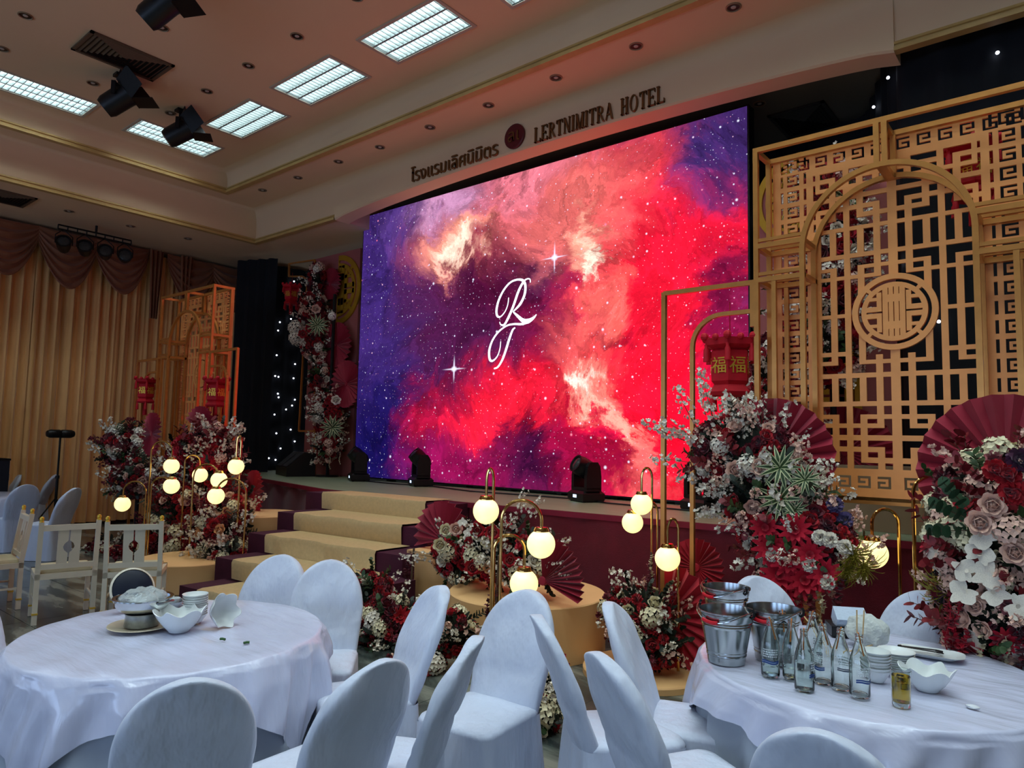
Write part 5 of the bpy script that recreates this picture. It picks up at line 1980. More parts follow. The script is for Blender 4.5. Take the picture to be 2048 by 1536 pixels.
# left of the stage
MIXL = dict(hydr_white=1, rose_white=2, sprig_white1=5, rose_red=6, ruffle_red=6, ruffle_wine=7, rose_blush=2, leaf_dark=5, ruffle_mauve=4, sprig_wine1=5, leaf_green=3)
f = at(265, 1040, Y=4.7)
lf = arrangement('tall flower stand with white blossoms left of the left gate', (f.x, 4.75, 0),
            [(250, 893, 4.75, (.46, .28, .3)), (268, 955, 4.65, (.42, .26, .28))], MIXL, 51, .85, size=1.2, stand=pole_stand((f.x, 4.75, 0), (f.x, 4.75, 1.3)))
O = Vector(lf.location)
for x, y, k in ((230, 955, 'trail_white'), (218, 950, 'trail_white'), (300, 960, 'trail_wine'), (255, 960, 'trail_wine')):
    single(lf, k, at(x, y, Y=4.4) - O, (0, 0, 1), 1.0, x)
f = at(395, 1040, Y=4.9)
lf2 = arrangement('tall flower stand with pink blossoms before the left gate', (f.x, 4.9, 0),
            [(380, 915, 4.85, (.38, .25, .3)), (425, 893, 4.85, (.32, .24, .27)), (430, 935, 4.8, (.34, .24, .32))],
            dict(hydr_blush=2, sprig_white1=5, sprig_white2=3, sprig_blush1=4, rose_red=6, ruffle_wine=6, dahlia_crimson=5, leaf_wine=4, leaf_dark=4, rose_wine=3), 52, .8, size=1.2, stand=pole_stand((f.x, 4.9, 0), (f.x, 4.9, 1.4)))
O = Vector(lf2.location)
for x, y, k in ((345, 960, 'trail_red'), (360, 980, 'trail_wine'), (340, 1000, 'trail_wine'), (330, 985, 'trail_white')):
    single(lf2, k, at(x, y, Y=4.5) - O, (0, 0, 1), 1.1, x)
MIXM = dict(rose_red=5, ruffle_wine=5, rose_blush=4, rose_peach=2, hydr_cream=2, sprig_white1=4, ruffle_red=4, leaf_dark=3, sprig_wine1=4, rose_wine=3)
low('flowers cascading down beside the tall round plinth', [(450, 1020, 4.5, (.34, .22, .26)), (440, 1075, 4.35, (.34, .22, .26)), (445, 1120, 4.25, (.3, .2, .2)), (415, 1165, 4.1, (.34, .2, .14))], MIXM, 53, .8, size=1.25)
low('red flower mass on the floor below the two stacked globes', [(350, 1020, 4.4, (.4, .25, .32)), (330, 1080, 4.3, (.45, .28, .3)), (300, 1120, 4.25, (.34, .22, .16))], dict(rose_red=6, ruffle_red=6, ruffle_wine=6, hydr_cream=3, rose_blush=2, sprig_wine1=4, leaf_dark=3), 54, .62, size=1.35)
low('small floor flowers seen through the ivory chair', [(235, 1150, 4.3, (.3, .2, .14)), (205, 1160, 4.3, (.2, .2, .12))], MIXM, 55, .7, size=1.2)
# flower column on the stage
f = at(650, 948, Y=7.6)
col_ = arrangement('tall flower column with pale roses left of the screen', (f.x, 7.6, SH),
            [(632, 560, 7.65, (.14, .13, .3)), (625, 620, 7.6, (.3, .2, .34)), (628, 690, 7.6, (.24, .18, .26)), (640, 755, 7.6, (.2, .16, .26)), (655, 830, 7.6, (.28, .2, .36)), (658, 895, 7.6, (.22, .18, .22))],
            dict(sprig_white1=5, sprig_blush1=4, rose_blush=3, rose_white=2, rose_red=9, rose_wine=7, hydr_white=1, leaf_green=3, ruffle_red=6, hydr_blush=1, ruffle_wine=4, leaf_dark=3), 61, .9, size=1.15,
            stand=pole_stand((f.x, 7.65, SH), (f.x, 7.65, 4.3), .2))
O = Vector(col_.location)
for x, y, k, s in ((590, 655, 'hydr_white', 1.8), (590, 675, 'hydr_white', 1.6), (632, 618, 'rose_blush', 1.6), (664, 632, 'hydr_white', 1.0), (635, 650, 'spider', 1.6), (665, 855, 'spider', 1.7), (672, 800, 'rose_white', 1.6), (620, 655, 'rose_red', 1.6), (605, 668, 'rose_red', 1.5)):
    single(col_, k, at(x, y, Y=7.3) - O, CAM - at(x, y, Y=7.2), s)
for x, y in ((625, 905), (660, 925), (680, 915)):
    single(col_, 'trail_white', at(x, y - 12, Y=7.4) - O, (0, 0, 1), .6)
# flowers behind the right gate
f = at(1660, 1000, Y=6.6)
bk = arrangement('red and white flower column seen through the right lattice', (f.x, 6.7, SH),
            [(1650, 390, 6.75, (.3, .2, .3)), (1665, 500, 6.75, (.3, .2, .34)), (1640, 600, 6.7, (.34, .22, .32)), (1560, 740, 6.6, (.34, .22, .32)), (1640, 700, 6.7, (.34, .2, .3)), (1540, 820, 6.5, (.3, .2, .26))],
            dict(rose_red=6, rose_wine=4, rose_white=3, hydr_white=2, hydr_blush=1, sprig_white1=4, leaf_green=2, spider=1, ruffle_red=6, rose_crimson=3), 62, .62, size=1.3,
            stand=pole_stand((f.x, 6.75, SH), (f.x, 6.75, 4.2), .2))
# ------------------------------------------------------------------ covered banquet chairs
def rrect(hx, y0, y1, r, z, n=6, wob=0.0, ph=0.0, fr=9):
    pts = []
    cs = [(hx - r, y1 - r, 0), (-hx + r, y1 - r, PI / 2), (-hx + r, y0 + r, PI), (hx - r, y0 + r, 1.5 * PI)]
    for cx_, cy_, a0 in cs:
        for i in range(n + 1):
            a = a0 + PI / 2 * i / n
            w_ = r + wob * math.sin(fr * math.atan2(cy_ + r * math.sin(a), cx_ + r * math.cos(a)) + ph)
            pts.append((cx_ + w_ * math.cos(a), cy_ + w_ * math.sin(a), z))
    return pts


def dens(pts, per=3):
    out = []
    n = len(pts)
    for i in range(n):
        a, b = Vector(pts[i]), Vector(pts[(i + 1) % n])
        k = per if (b - a).length > 0.06 else 1
        for j in range(k):
            out.append(tuple(a.lerp(b, j / k)))
    return out


CH = {}
for var in range(3):
    r = random.Random(var + 7)
    rings = []
    H0, HT = 0.03, 0.95
    for i in range(41):
        u = i / 40
        z = H0 + (HT - H0) * (1 - (1 - u) ** 1.5)
        k = max(0, (z - 0.66) / (HT - 0.66))
        w_ = (0.192 + 0.024 * min(1, max(0, (z - .42) / .25))) * math.sqrt(max(0.0004, 1 - k ** 2.3))
        th_ = 0.036 * (0.55 + 0.45 * math.sqrt(max(0, 1 - k ** 4)))
        q = max(0, (z - .42) / .53)
        yc = -0.205 - 0.17 * q - 0.03 * q * q
        ring = []
        for j in range(28):
            a = 2 * PI * j / 28
            ca, sa = math.cos(a), math.sin(a)
            x = w_ * math.copysign(abs(ca) ** 0.34, ca)
            y = th_ * math.copysign(abs(sa) ** 0.62, sa)
            y += 0.02 * (x / .21) ** 2                       # slight wrap
            rr = 0.004 * math.sin(x * 30 + z * 14 + var * 2) + 0.005 * math.sin(z * 26 + var + x * 9) - 0.007 * math.exp(-((z - .585 - .02 * math.sin(x * 9 + var)) / .012) ** 2)
            ring.append((x, yc + y + rr * sa, z))
        rings.append(ring)
    CH['back', var] = MB().rings(rings).mesh('back_cover', M_COVERA, 60)
    rings = [dens(rrect(0.19, -0.2, 0.19, 0.05, 0.41)), dens(rrect(0.2, -0.23, 0.2, 0.06, 0.425)), dens(rrect(0.205, -0.23, 0.21, 0.06, 0.45)), dens(rrect(0.198, -0.225, 0.2, 0.06, 0.468)), dens(rrect(0.17, -0.2, 0.17, 0.05, 0.476)), dens(rrect(0.09, -0.1, 0.09, 0.03, 0.479))]
    CH['seat', var] = MB().rings(rings).mesh('seat_cover', M_COVERA, 60)
    rings = []
    for i in range(9):
        u = i / 8
        fl = 0.018 * u
        rings.append(dens(rrect(0.204 + fl, -0.24 - fl * 1.1, 0.209 + fl * .6, 0.05, 0.45 - 0.446 * u, 6, 0.018 * u, var * 2.1, 9), 5))
    for ring in rings:
        for k in range(len(ring)):
            x, y, z = ring[k]
            u = (0.45 - z) / 0.45
            s = 0.016 * u * math.sin(x * 34 + y * 29 + var) + .008 * u * math.sin(x * 71 - y * 53)
            ring[k] = (x * (1 + s * 2), y * (1 + s * 2), z)
    CH['skirt', var] = MB().rings(rings, False, False).mesh('skirt', M_COVERA, 60)


def chair(x, y, fx, fy, label, var=0, group='white covered banquet chairs', s=1.0):
    """x,y: place of the top of the back; fx,fy: facing direction"""
    L_ = math.hypot(fx, fy)
    fx, fy = fx / L_, fy / L_
    rz = math.atan2(fy, fx) - PI / 2
    ox, oy = x + fx * 0.40, y + fy * 0.40
    t = thing('banquet_chair', label, 'chair', (ox, oy, 0), rz, group)
    t.scale = (s, s, s)
    for k in ('back', 'seat', 'skirt'):
        link({'back': 'back_cover', 'seat': 'seat_cover', 'skirt': 'skirt'}[k], CH[k, var], t)
    return t


chair(-3.98, 2.58, .47, -.85, 'white covered chair half hidden behind another, left of the carpeted stairs', 0)
chair(-3.62, 2.68, .72, -.68, 'white covered chair facing the camera at the right end of the left table', 1)
chair(-2.60, 2.62, -.42, -.9, 'white covered chair leaning right before the cream hydrangeas', 2)
chair(-1.88, 1.62, -1, -.02, 'broad white chair back in the foreground between the tables', 0)
chair(-1.84, 2.05, -.88, -.47, 'white covered chair seen almost edge on behind the broad foreground back', 1)
chair(-2.22, 2.86, .08, -1.0, 'white covered chair with knotted skirt in front of the round plinth', 2)
chair(-1.87, 2.48, .66, .75, 'white covered chair back leaning left, beside the knotted chair', 1)
chair(-1.78, 2.92, .93, .36, 'white covered chair showing its seat left of the buckets', 0)
chair(-1.38, 2.2, .5, .87, 'white covered chair back in the foreground left of the bottle table', 2)
chair(-2.16, 1.10, -.9, .42, 'shaded white chair back in front of the left table', 1)
chair(-1.52, 4.10, .72, -.62, 'white covered chair behind the metal buckets', 0)
chair(-0.70, 4.36, -.1, -1, 'white covered chair behind the right table under the trailing red blossoms', 1)
chair(-0.58, 2.02, -.12, 1, 'white chair back at the bottom edge in front of the bottle table', 2)
chair(-0.1, 3.95, -.9, -.35, 'white covered chair cut by the right edge of the photograph', 0)
chair(-4.55, 1.0, .8, .55, 'white covered chair cut by the left edge beside the left table', 1)

# ------------------------------------------------------------------ tables and cloths
def round_table(c, R, lab_t, lab_u, lab_o, rot, side, seed, droop=1.0):
    t = thing('round_table', lab_t, 'table', (c[0], c[1], 0), 0, 'round banquet tables')
    MB().lathe([(0.001, .70), (R - .02, .70), (R - .01, .71), (R - .01, .73), (0.001, .732)], 48).build('table_top', M_IVORY, t, smooth=30)
    MB().lathe([(0.3, .003), (.3, .03), (.06, .06), (.05, .66), (.25, .70)], 20).build('pedestal', M_BLKM, t, smooth=30)
    r = random.Random(seed)
    p1, p2 = r.uniform(0, 6), r.uniform(0, 6)
    b = MB()
    N_ = 160
    K = 14
    for k in range(K + 1):
        u = k / K
        for j in range(N_):
            a = 2 * PI * j / N_
            f_ = math.sin(a * 13 + 1.2 * math.sin(a * 3 + p1) + p2)
            rad = R + .004 + .05 * u + .055 * (u ** .9) * f_ + .01 * u * math.sin(a * 31)
            b.v.append((rad * math.cos(a), rad * math.sin(a), .734 - .01 * u - .72 * u))
    for k in range(K):
        for j in range(N_):
            j2 = (j + 1) % N_
            b.f.append((k * N_ + j, (k + 1) * N_ + j, (k + 1) * N_ + j2, k * N_ + j2))
    n0 = len(b.v)
    b.v.append((0, 0, .736))
    for j in range(N_):
        b.f.append((n0, j, (j + 1) % N_))
    o = b.build('floor_cloth', M_CLOTH, None, smooth=50)
    o.location = (c[0], c[1], 0)
    tag(o, lab_u, 'tablecloth')
    b = MB()
    hs = side / 2
    K = 26
    rows = []
    for k in range(8):                                       # top with gentle creases
        q = k / 8
        rows.append((q, None))
    for j in range(N_):
        pass
    ringsz = []
    for q in [i / 9 for i in range(1, 10)]:
        ring = []
        for j in range(N_):
            a = 2 * PI * j / N_
            rad = (R + .006) * q
            x, y = rad * math.cos(a), rad * math.sin(a)
            z = .742 + .0025 * math.sin(x * 23 + 3 * math.sin(y * 7 + seed)) * (1 if q < .95 else 0) + .002 * math.sin(y * 31 + x * 9)
            ring.append((x, y, z))
        ringsz.append(ring)
    for i in range(1, K + 1):
        u = i / K
        ring = []
        for j in range(N_):
            a = 2 * PI * j / N_
            aa = a - rot
            sq = hs / max(abs(math.cos(aa)), abs(math.sin(aa)))
            drop = max(.05, sq - R)
            corner = max(0, (drop - (hs - R)) / (hs * 1.414 - hs))
            drop = drop * (1 + .03 * math.sin(a * 17 + p1)) * droop
            s = drop * u
            fr = (13 if s > 0 else 0)
            f_ = math.sin(a * 11 + 1.6 * math.sin(a * 4 + p2) + p1)
            out = .014 + .03 * min(1, s / .12) + (.075 * f_ * min(1, s / .3)) - .04 * corner * u
            bend = .03
            if s < bend:
                th_ = s / bend * PI / 2
                rad, z = R + .006 + .02 * math.sin(th_), .742 - .02 * (1 - math.cos(th_))
            else:
                rad, z = R + .026 + out - .014, .742 - .02 - (s - bend) * .985
            rad = max(rad, R + .035 + .03 * min(1, s / .3) if s > .05 else rad)
            rad += .012 * math.sin(a * 27 + s * 14) * min(1, s / .15)
            ring.append((rad * math.cos(a), rad * math.sin(a), max(z, .01)))
        ringsz.append(ring)
    n_ = len(ringsz)
    for ring in ringsz:
        b.v += ring
    for k in range(n_ - 1):
        for j in range(N_):
            j2 = (j + 1) % N_
            b.f.append((k * N_ + j, (k + 1) * N_ + j, (k + 1) * N_ + j2, k * N_ + j2))
    n0 = len(b.v)
    b.v.append((0, 0, .742))
    for j in range(N_):
        b.f.append((n0, j, (j + 1) % N_))
    o = b.build('satin_overlay', M_SATIN, None, smooth=70)
    o.location = (c[0], c[1], 0)
    tag(o, lab_o, 'tablecloth')


LT = (-3.47, 1.68)
RT = (-.80, 3.46)
round_table(LT, .665, 'round banquet table under white satin with a hot pot', 'pale floor length cloth under the satin on the left table', 'square white satin overlay draped over the left table', -.45, 1.66, 3)
round_table(RT, .68, 'round banquet table with bottles and buckets on the right', 'pale floor length cloth under the satin on the right table', 'square white satin overlay draped over the bottle table', -.61, 1.66, 8)
TZ = .748

# ------------------------------------------------------------------ table things
def P(px, py, z=TZ):
    return at(px, py, Z=z)


M_BUCKB = mat('bucket_steel', (176, 182, 182), .22, metal=1.0, var=.22, scale=14, stretch=(1, 1, .15))
M_REDP = mat('red_grip', (200, 24, 40), .4, var=.05)


def bucket(px, py, label, a):
    p = P(px, py)
    t = thing('ice_bucket', label, 'bucket', (p.x, p.y, TZ), a, 'steel ice buckets on the right table')
    prof = [(.001, .004), (.078, .004), (.08, 0), (.082, .012), (.083, .03), (.086, .033), (.086, .04), (.084, .043), (.086, .048), (.088, .051), (.087, .056)]
    for i in range(5):
        prof.append((.088 + .018 * i / 4, .06 + .1 * i / 4))
    prof += [(.110, .165), (.108, .17), (.112, .176), (.110, .181), (.114, .187), (.118, .215), (.123, .219), (.123, .225), (.117, .225), (.113, .2), (.08, .012), (.001, .01)]
    MB().lathe(prof, 40).build('pail', M_BUCKB, t, smooth=40)
    for s in (-1, 1):
        MB().tube([(s * .118, 0, .205), (s * .13, 0, .215), (s * .132, 0, .235), (s * .124, 0, .245)], .006, 6).build('ear', M_BLKM, t)
    pts = []
    for i in range(17):
        th_ = PI * i / 16
        pts.append((.128 * math.cos(th_), -.128 * math.sin(th_) * .98, .235 - .05 * math.sin(th_) ** 2))
    MB().tube(pts, .003, 6).build('handle', M_CHROME, t, smooth=True)
    MB().tube(pts[7:11], .009, 8).build('grip', M_REDP, t, smooth=True)
    return t


bucket(1453, 1322, 'steel ice bucket with red grip nearest the table edge', -.1)
bucket(1548, 1318, 'steel ice bucket behind the clear bottles', .0)
bucket(1452, 1262, 'steel ice bucket standing behind the two others', -.3)


def glass_mat(name, tint, rough=.01, ior=1.45):
    m = bpy.data.materials.new(name)
    m.use_nodes = True
    nt = m.node_tree
    b = nt.nodes['Principled BSDF']
    b.inputs['Base Color'].default_value = lin(tint)
    b.inputs['Roughness'].default_value = rough
    b.inputs['Transmission Weight'].default_value = 1.0
    b.inputs['IOR'].default_value = ior
    n = nt.nodes.new('ShaderNodeTexNoise')
    n.inputs['Scale'].default_value = 6
    bp = nt.nodes.new('ShaderNodeBump')
    bp.inputs['Strength'].default_value = .03
    nt.links.new(n.outputs[0], bp.inputs['Height'])
    nt.links.new(bp.outputs[0], b.inputs['Normal'])
    return m


M_GLASS = glass_mat('clear_bottle_glass', (240, 247, 243))
M_WATER = glass_mat('soda_water', (240, 250, 246), 0, 1.2)
M_TEA = glass_mat('amber_drink', (226, 178, 50), 0, 1.25)
M_FILM = mat('clear_plastic', (225, 232, 232), .25, var=.05, trans=.55, ior=1.2, bump=.8, bscale=25)
M_STRAWO = mat('orange_straw', (226, 132, 60), .4, var=.05)
M_BLUE = mat('blue_label_print', (24, 62, 130), .4, var=.05)
M_WPRINT = mat('white_label_print', (226, 234, 238), .5, var=.03)
BT = {}
_o = [(.001, .006), (0.0229, .003), (0.0317, .0), (0.0361, .004), (0.0374, .012), (0.0374, .115), (0.0377, .12), (0.0352, .135), (0.0299, .155), (0.0220, .18), (0.0158, .2), (0.0136, .213), (0.0145, .216), (0.0145, .222), (0.0132, .224), (0.0145, .228), (0.0145, .234), (0.0114, .235)]
_i = [(0.0110, .222), (0.0123, .2), (0.0195, .178), (0.0275, .153), (0.0329, .133), (0.0350, .115), (0.0350, .014), (0.0299, .007), (.001, .009)]
BT['g'] = MB().lathe(_o + _i, 28).mesh('bottle_glass', M_GLASS, 50)
def water(h):
    return MB().lathe([(.001, .0095), (.0292, .008), (.0346, .015), (.0346, h)] + [(.001, h)], 24).mesh('water', M_WATER, 40)
BT['w1'], BT['w2'] = water(.11), water(.045)
b = MB()
for k, (zz, hh) in enumerate(((.058, .006), (.066, .005))):
    for i in range(10):
        a0, a1 = -1.0 + 2.0 * i / 10 - PI / 2, -1.0 + 2.0 * (i + 1) / 10 - PI / 2
        w0, w1 = .0025 * math.sin(i * .7), .0025 * math.sin((i + 1) * .7)
        R_ = .0379
        b.add([(R_ * math.cos(a0), R_ * math.sin(a0), zz + w0), (R_ * math.cos(a1), R_ * math.sin(a1), zz + w1), (R_ * math.cos(a1), R_ * math.sin(a1), zz + hh + w1), (R_ * math.cos(a0), R_ * math.sin(a0), zz + hh + w0)], [(0, 1, 2, 3)])
BT['blue'] = b.mesh('blue_wave_mark', M_BLUE)
b = MB()
r = random.Random(12)
for row in range(4):
    a = -.8
    while a < .8:
        da = r.uniform(.05, .16)
        z = .085 + .009 * row
        R_ = .0379
        a0, a1 = a - PI / 2, a + da - PI / 2
        b.add([(R_ * math.cos(a0), R_ * math.sin(a0), z), (R_ * math.cos(a1), R_ * math.sin(a1), z), (R_ * math.cos(a1), R_ * math.sin(a1), z + .005), (R_ * math.cos(a0), R_ * math.sin(a0), z + .005)], [(0, 1, 2, 3)])
        a += da + r.uniform(.03, .09)
BT['white'] = b.mesh('white_lettering', M_WPRINT)
BT['straw'] = MB().tube([(.022, 0, .15), (.008, 0, .2), (.002, 0, .226), (-.004, 0, .24)], .003, 6).mesh('straw', M_STRAWO, True)


def bottle(px, py, label, rz, fill, straw_rot):
    p = P(px, py)
    t = thing('glass_bottle', label, 'bottle', (p.x, p.y, TZ), rz, 'clear soda bottles on the right table')
    link('glass', BT['g'], t)
    if fill:
        link('water', BT['w1'] if fill == 1 else BT['w2'], t)
    link('blue_wave_mark', BT['blue'], t)
    link('white_lettering', BT['white'], t)
    link('straw', BT['straw'], t, None, (0, 0, straw_rot))
    return t


yawc = .3
for px, py, lab, rz, fl, sr in (
        (1541, 1352, 'clear glass bottle leftmost, with a blue wave mark, before the bucket', yawc, 2, .3),
        (1566, 1332, 'clear glass bottle behind the leftmost one', -2, 0, 1.0),
        (1584, 1356, 'clear glass bottle second in the front row, before the bucket', 2.2, 2, 2.6),
        (1609, 1381, 'clear glass bottle with most water, third in the front row', 1.8, 1, .2),
        (1647, 1366, 'clear glass bottle in the middle, blue mark turned left', -.6, 0, 1.4),
        (1626, 1335, 'clear glass bottle standing behind the middle ones', 2.5, 0, .5),
        (1683, 1378, 'clear glass bottle second from the right', 2.8, 0, -.1),
        (1720, 1393, 'clear glass bottle at the right end with blue mark turned right', .9, 0, .1)):
    bottle(px, py, lab, rz, fl, sr)
p = P(1803, 1412)
t = thing('drink_glass', 'tall glass of amber drink on the right table', 'glass', (p.x, p.y, TZ))
t.scale = (1.18, 1.18, 1.05)
MB().lathe([(.001, .002), (.024, .0), (.027, .004), (.0275, .03), (.030, .125), (.0285, .126), (.0262, .03), (.025, .016), (.001, .015)], 28).build('tumbler', M_GLASS, t, smooth=40)
MB().lathe([(.001, .0155), (.0248, .0165), (.0262, .032), (.0278, .105), (.001, .105)], 24).build('drink', M_TEA, t, smooth=40)
MB().box((-.012, -.01, .085), (.008, .01, .105)).box((.0, -.004, .06), (.016, .012, .078)).build('ice_cube', M_GLASS, t)


def wavy_bowl(p, label, rot=(0, 0, 0), s=1.0, name='wavy_bowl'):
    o = MB()
    N_ = 48
    prof = [(.001, .006), (.03, .004), (.036, 0), (.04, .006), (.058, .025), (.075, .05), (.088, .078)]
    prof2 = [(.085, .079), (.072, .052), (.054, .028), (.036, .012), (.001, .01)]
    for r_, z in prof + prof2:
        for j in range(N_):
            a = 2 * PI * j / N_
            k = max(0, (z - .03) / .05)
            w_ = 1 + .10 * k * math.sin(6 * a)
            o.v.append((r_ * w_ * math.cos(a), r_ * w_ * math.sin(a), z + .011 * k * math.sin(6 * a + .8)))
    n = len(prof + prof2)
    for i in range(n - 1):
        for j in range(N_):
            j2 = (j + 1) % N_
            o.f.append((i * N_ + j, i * N_ + j2, (i + 1) * N_ + j2, (i + 1) * N_ + j))
    ob = o.build(name, M_WHITE, None, smooth=50)
    ob.location = p
    ob.rotation_euler = rot
    ob.scale = (s, s, s)
    return tag(ob, label, 'bowl')


p = P(1855, 1380)
wavy_bowl((p.x, p.y, TZ), 'white bowl with wavy rim on the right table', s=1.08)
p = P(358, 1262)
wavy_bowl((p.x, p.y, TZ), 'white bowl with wavy rim before the hot pot', s=1.28)
p = P(430, 1250)
wavy_bowl((p.x, p.y, TZ + .065), 'white bowl tipped on its side beside the bowl stack', rot=(.2, 1.35, .4), s=.95)


def stacked(kind, px, py, n, r, h, step, lab, grp, z0=TZ):
    p = P(px, py)
    prof = [(.001, .004), (r * .45, .002), (r * .5, 0), (r * .55, .004), (r * .9, h * .75), (r, h), (r * .97, h), (r * .86, h * .74), (r * .5, .008), (.001, .007)]
    me = MB().lathe(prof, 36).mesh(kind, M_WHITE, 50)
    NN = ['bottom', 'second', 'third', 'fourth', 'fifth', 'sixth', 'seventh', 'eighth', 'ninth', 'tenth', 'eleventh', 'twelfth']
    for i in range(n):
        o = link(kind, me, None, (p.x + .0015 * math.sin(i * 2), p.y + .0015 * math.cos(i * 3), z0 + i * step))
        tag(o, lab % ('topmost' if i == n - 1 else NN[i] + ' from below' if i else 'lowest'), 'bowl' if 'bowl' in kind else 'plate', grp)


stacked('soup_bowl', 388, 1245, 10, .062, .045, .011, 'small white bowl, %s of the stack behind the wavy bowl', 'bowl stack on the left table')
stacked('small_plate', 1792, 1345, 8, .075, .03, .009, 'small white dish, %s of the stack behind the drink glass', 'dish stack on the right table')
stacked('soup_bowl', 1752, 1362, 7, .058, .05, .012, 'white bowl, %s of the stack beside the rightmost bottle', 'bowl stack on the right table')

# hot pot with crumpled clear wrap
p = P(283, 1255)
t = thing('hot_pot', 'steel hot pot full of crumpled clear wrap on the left table', 'pot', (p.x, p.y, TZ + .012), .4)
MB().lathe([(.001, .002), (.078, 0), (.08, .004), (.074, .05), (.078, .062), (.001, .064)], 36).build('burner_base', M_STEEL, t, smooth=40)
MB().lathe([(.001, .064), (.07, .066), (.105, .08), (.122, .1), (.126, .128), (.137, .132), (.137, .137), (.12, .136), (.116, .104), (.1, .088), (.001, .076)], 40).build('bowl', M_CHROME, t, smooth=40)
for s in (-1, 1):
    MB().tube([(s * .122, -.035, .118), (s * .152, -.03, .124), (s * .158, 0, .126), (s * .152, .03, .124), (s * .122, .035, .118)], .007, 8).build('handle', M_STEEL, t, smooth=True)
b = MB().sphere((0, 0, .125), .108, 28, 16, (1, 1, .5))
for i, v_ in enumerate(b.v):
    v_ = Vector(v_)
    k = 1 + .13 * math.sin(v_.x * 90 + v_.z * 60) * math.cos(v_.y * 80) + .06 * math.sin(v_.y * 170)
    b.v[i] = (v_.x * min(k, 1.02), v_.y * min(k, 1.02), .125 + (v_.z - .125) * k)
b.build('crumpled_wrap', M_FILM, t)
o = MB().lathe([(.001, .003), (.08, .002), (.1, .0), (.14, .012), (.152, .016), (.15, .019), (.1, .006), (.001, .006)], 40).build('underplate', mat('cream_melamine', (222, 208, 178), .4, var=.05), None, smooth=40)
o.location = (p.x, p.y, TZ)
tag(o, 'cream plate under the steel hot pot', 'plate')
p = P(262, 1222)
o = thing('pot_lid', 'dark lid with pale rim standing behind the hot pot', 'lid', (p.x, p.y, TZ + .115), .6)
T = Euler((1.2, 0, .9)).to_matrix().to_4x4()
MB().lathe([(.001, .02), (.06, .018), (.1, .008), (.104, 0), (.1, -.002), (.001, .012)], 32).xf(T).build('shell', mat('navy_enamel', (30, 36, 52), .3, var=.1), o, smooth=40)
MB().lathe([(.1, -.003), (.112, -.004), (.114, .004), (.104, .01)], 32).xf(T).build('rim', mat('pale_rim', (214, 206, 186), .4, var=.05), o, smooth=40)
p = P(340, 1213)
o = thing('steel_tray', 'small steel dish with white cups behind the hot pot', 'dish', (p.x, p.y, TZ))
MB().lathe([(.001, .004), (.06, .004), (.07, .03), (.076, .032), (.073, .027), (.06, 0), (.001, 0)], 28).build('dish', M_STEEL, o, smooth=40)
for dx, dy in ((-.025, 0), (.028, .01)):
    MB().lathe([(.001, .006), (.018, .005), (.03, .05), (.027, .05), (.016, .01), (.001, .01)], 20, (dx, dy, 0)).build('cup', M_WHITE, o, smooth=40)
M_SCAL = mat('scallion_green', (52, 92, 44), .5, var=.2, scale=40)
for px, py, a, lab in ((445, 1281, .4, 'cut piece of green onion lying on the satin, the left one'), (493, 1288, 1.2, 'cut piece of green onion lying on the satin, the right one')):
    p = P(px, py)
    o = MB().tube([(-.013, 0, .006), (0, .002, .007), (.013, 0, .006)], .006, 8).build('scallion_piece', M_SCAL, None, smooth=True, loc=(p.x, p.y, TZ), rot=(0, 0, a))
    tag(o, lab, 'food scrap', 'green onion scraps')
# right table clutter
p = P(1698, 1268)
t = thing('tissue_box', 'pale blue tissue pack leaning behind the bottles', 'tissue pack', (p.x, p.y, TZ + .0), .5)
MB().box((-.075, -.05, .002), (.075, .05, .075)).xf(Matrix.Translation((0, 0, .045)) @ Matrix.Rotation(.5, 4, 'X')).build('pack', mat('pale_blue_wrap', (190, 206, 226), .35, var=.05, bump=.3), t)
MB().box((-.1, -.07, .001), (.1, .07, .05)).build('dark_tray', M_BLK, t)
p = P(1735, 1293)
t = thing('plastic_bag', 'crumpled clear plastic bag holding chopsticks on the right table', 'plastic bag', (p.x, p.y, TZ))
b = MB().sphere((0, 0, .075), .085, 26, 16, (1.15, .9, .85))
for i, v_ in enumerate(b.v):
    v_ = Vector(v_)
    k = 1 + .1 * math.sin(v_.x * 70 + v_.z * 50) * math.cos(v_.y * 60) + .05 * math.sin(v_.y * 140 + v_.x * 40)
    b.v[i] = (v_.x * k, v_.y * k, max(.003, .075 + (v_.z - .075) * k))
b.build('film', mat('milky_plastic', (226, 232, 228), .3, var=.06, trans=.25, ior=1.2, bump=.8, bscale=22), t)
M_WOOD = mat('chopstick_wood', (214, 178, 122), .6, var=.1, scale=20)
for k, (q, e, lab) in enumerate((((1606, 1230, .16), (1668, 1272, .05), 'wooden chopstick leaning left, upper one'), ((1622, 1236, .15), (1672, 1276, .05), 'wooden chopstick leaning left, lower one'), ((1714, 1226, .2), (1714, 1300, .02), 'upright chopstick in the plastic bag, left one'), ((1730, 1226, .2), (1724, 1300, .02), 'upright chopstick in the plastic bag, right one'), ((1690, 1305, .012), (1770, 1283, .03), 'wooden chopstick lying on a dish behind the bottles'))):
    A, B = P(q[0], q[1], TZ + q[2]), P(e[0], e[1], TZ + e[2])
    if k in (2, 3):
        A = Vector((B.x + .01 * (k - 2), B.y + .01, TZ + q[2]))
    if k < 2:
        B = P(1660 + 8 * k, 1300, TZ + .01)
        A = at(q[0], q[1], Y=B.y + .12)
    o = MB().tube([A, B], [.0032, .0025], 6).build('chopstick', M_WOOD)
    tag(o, lab, 'chopstick', 'wooden chopsticks')
p = P(1862, 1312)
t = thing('serving_tray', 'shallow white dish holding black tongs on the right table', 'dish', (p.x, p.y, TZ), .1)
b = MB()
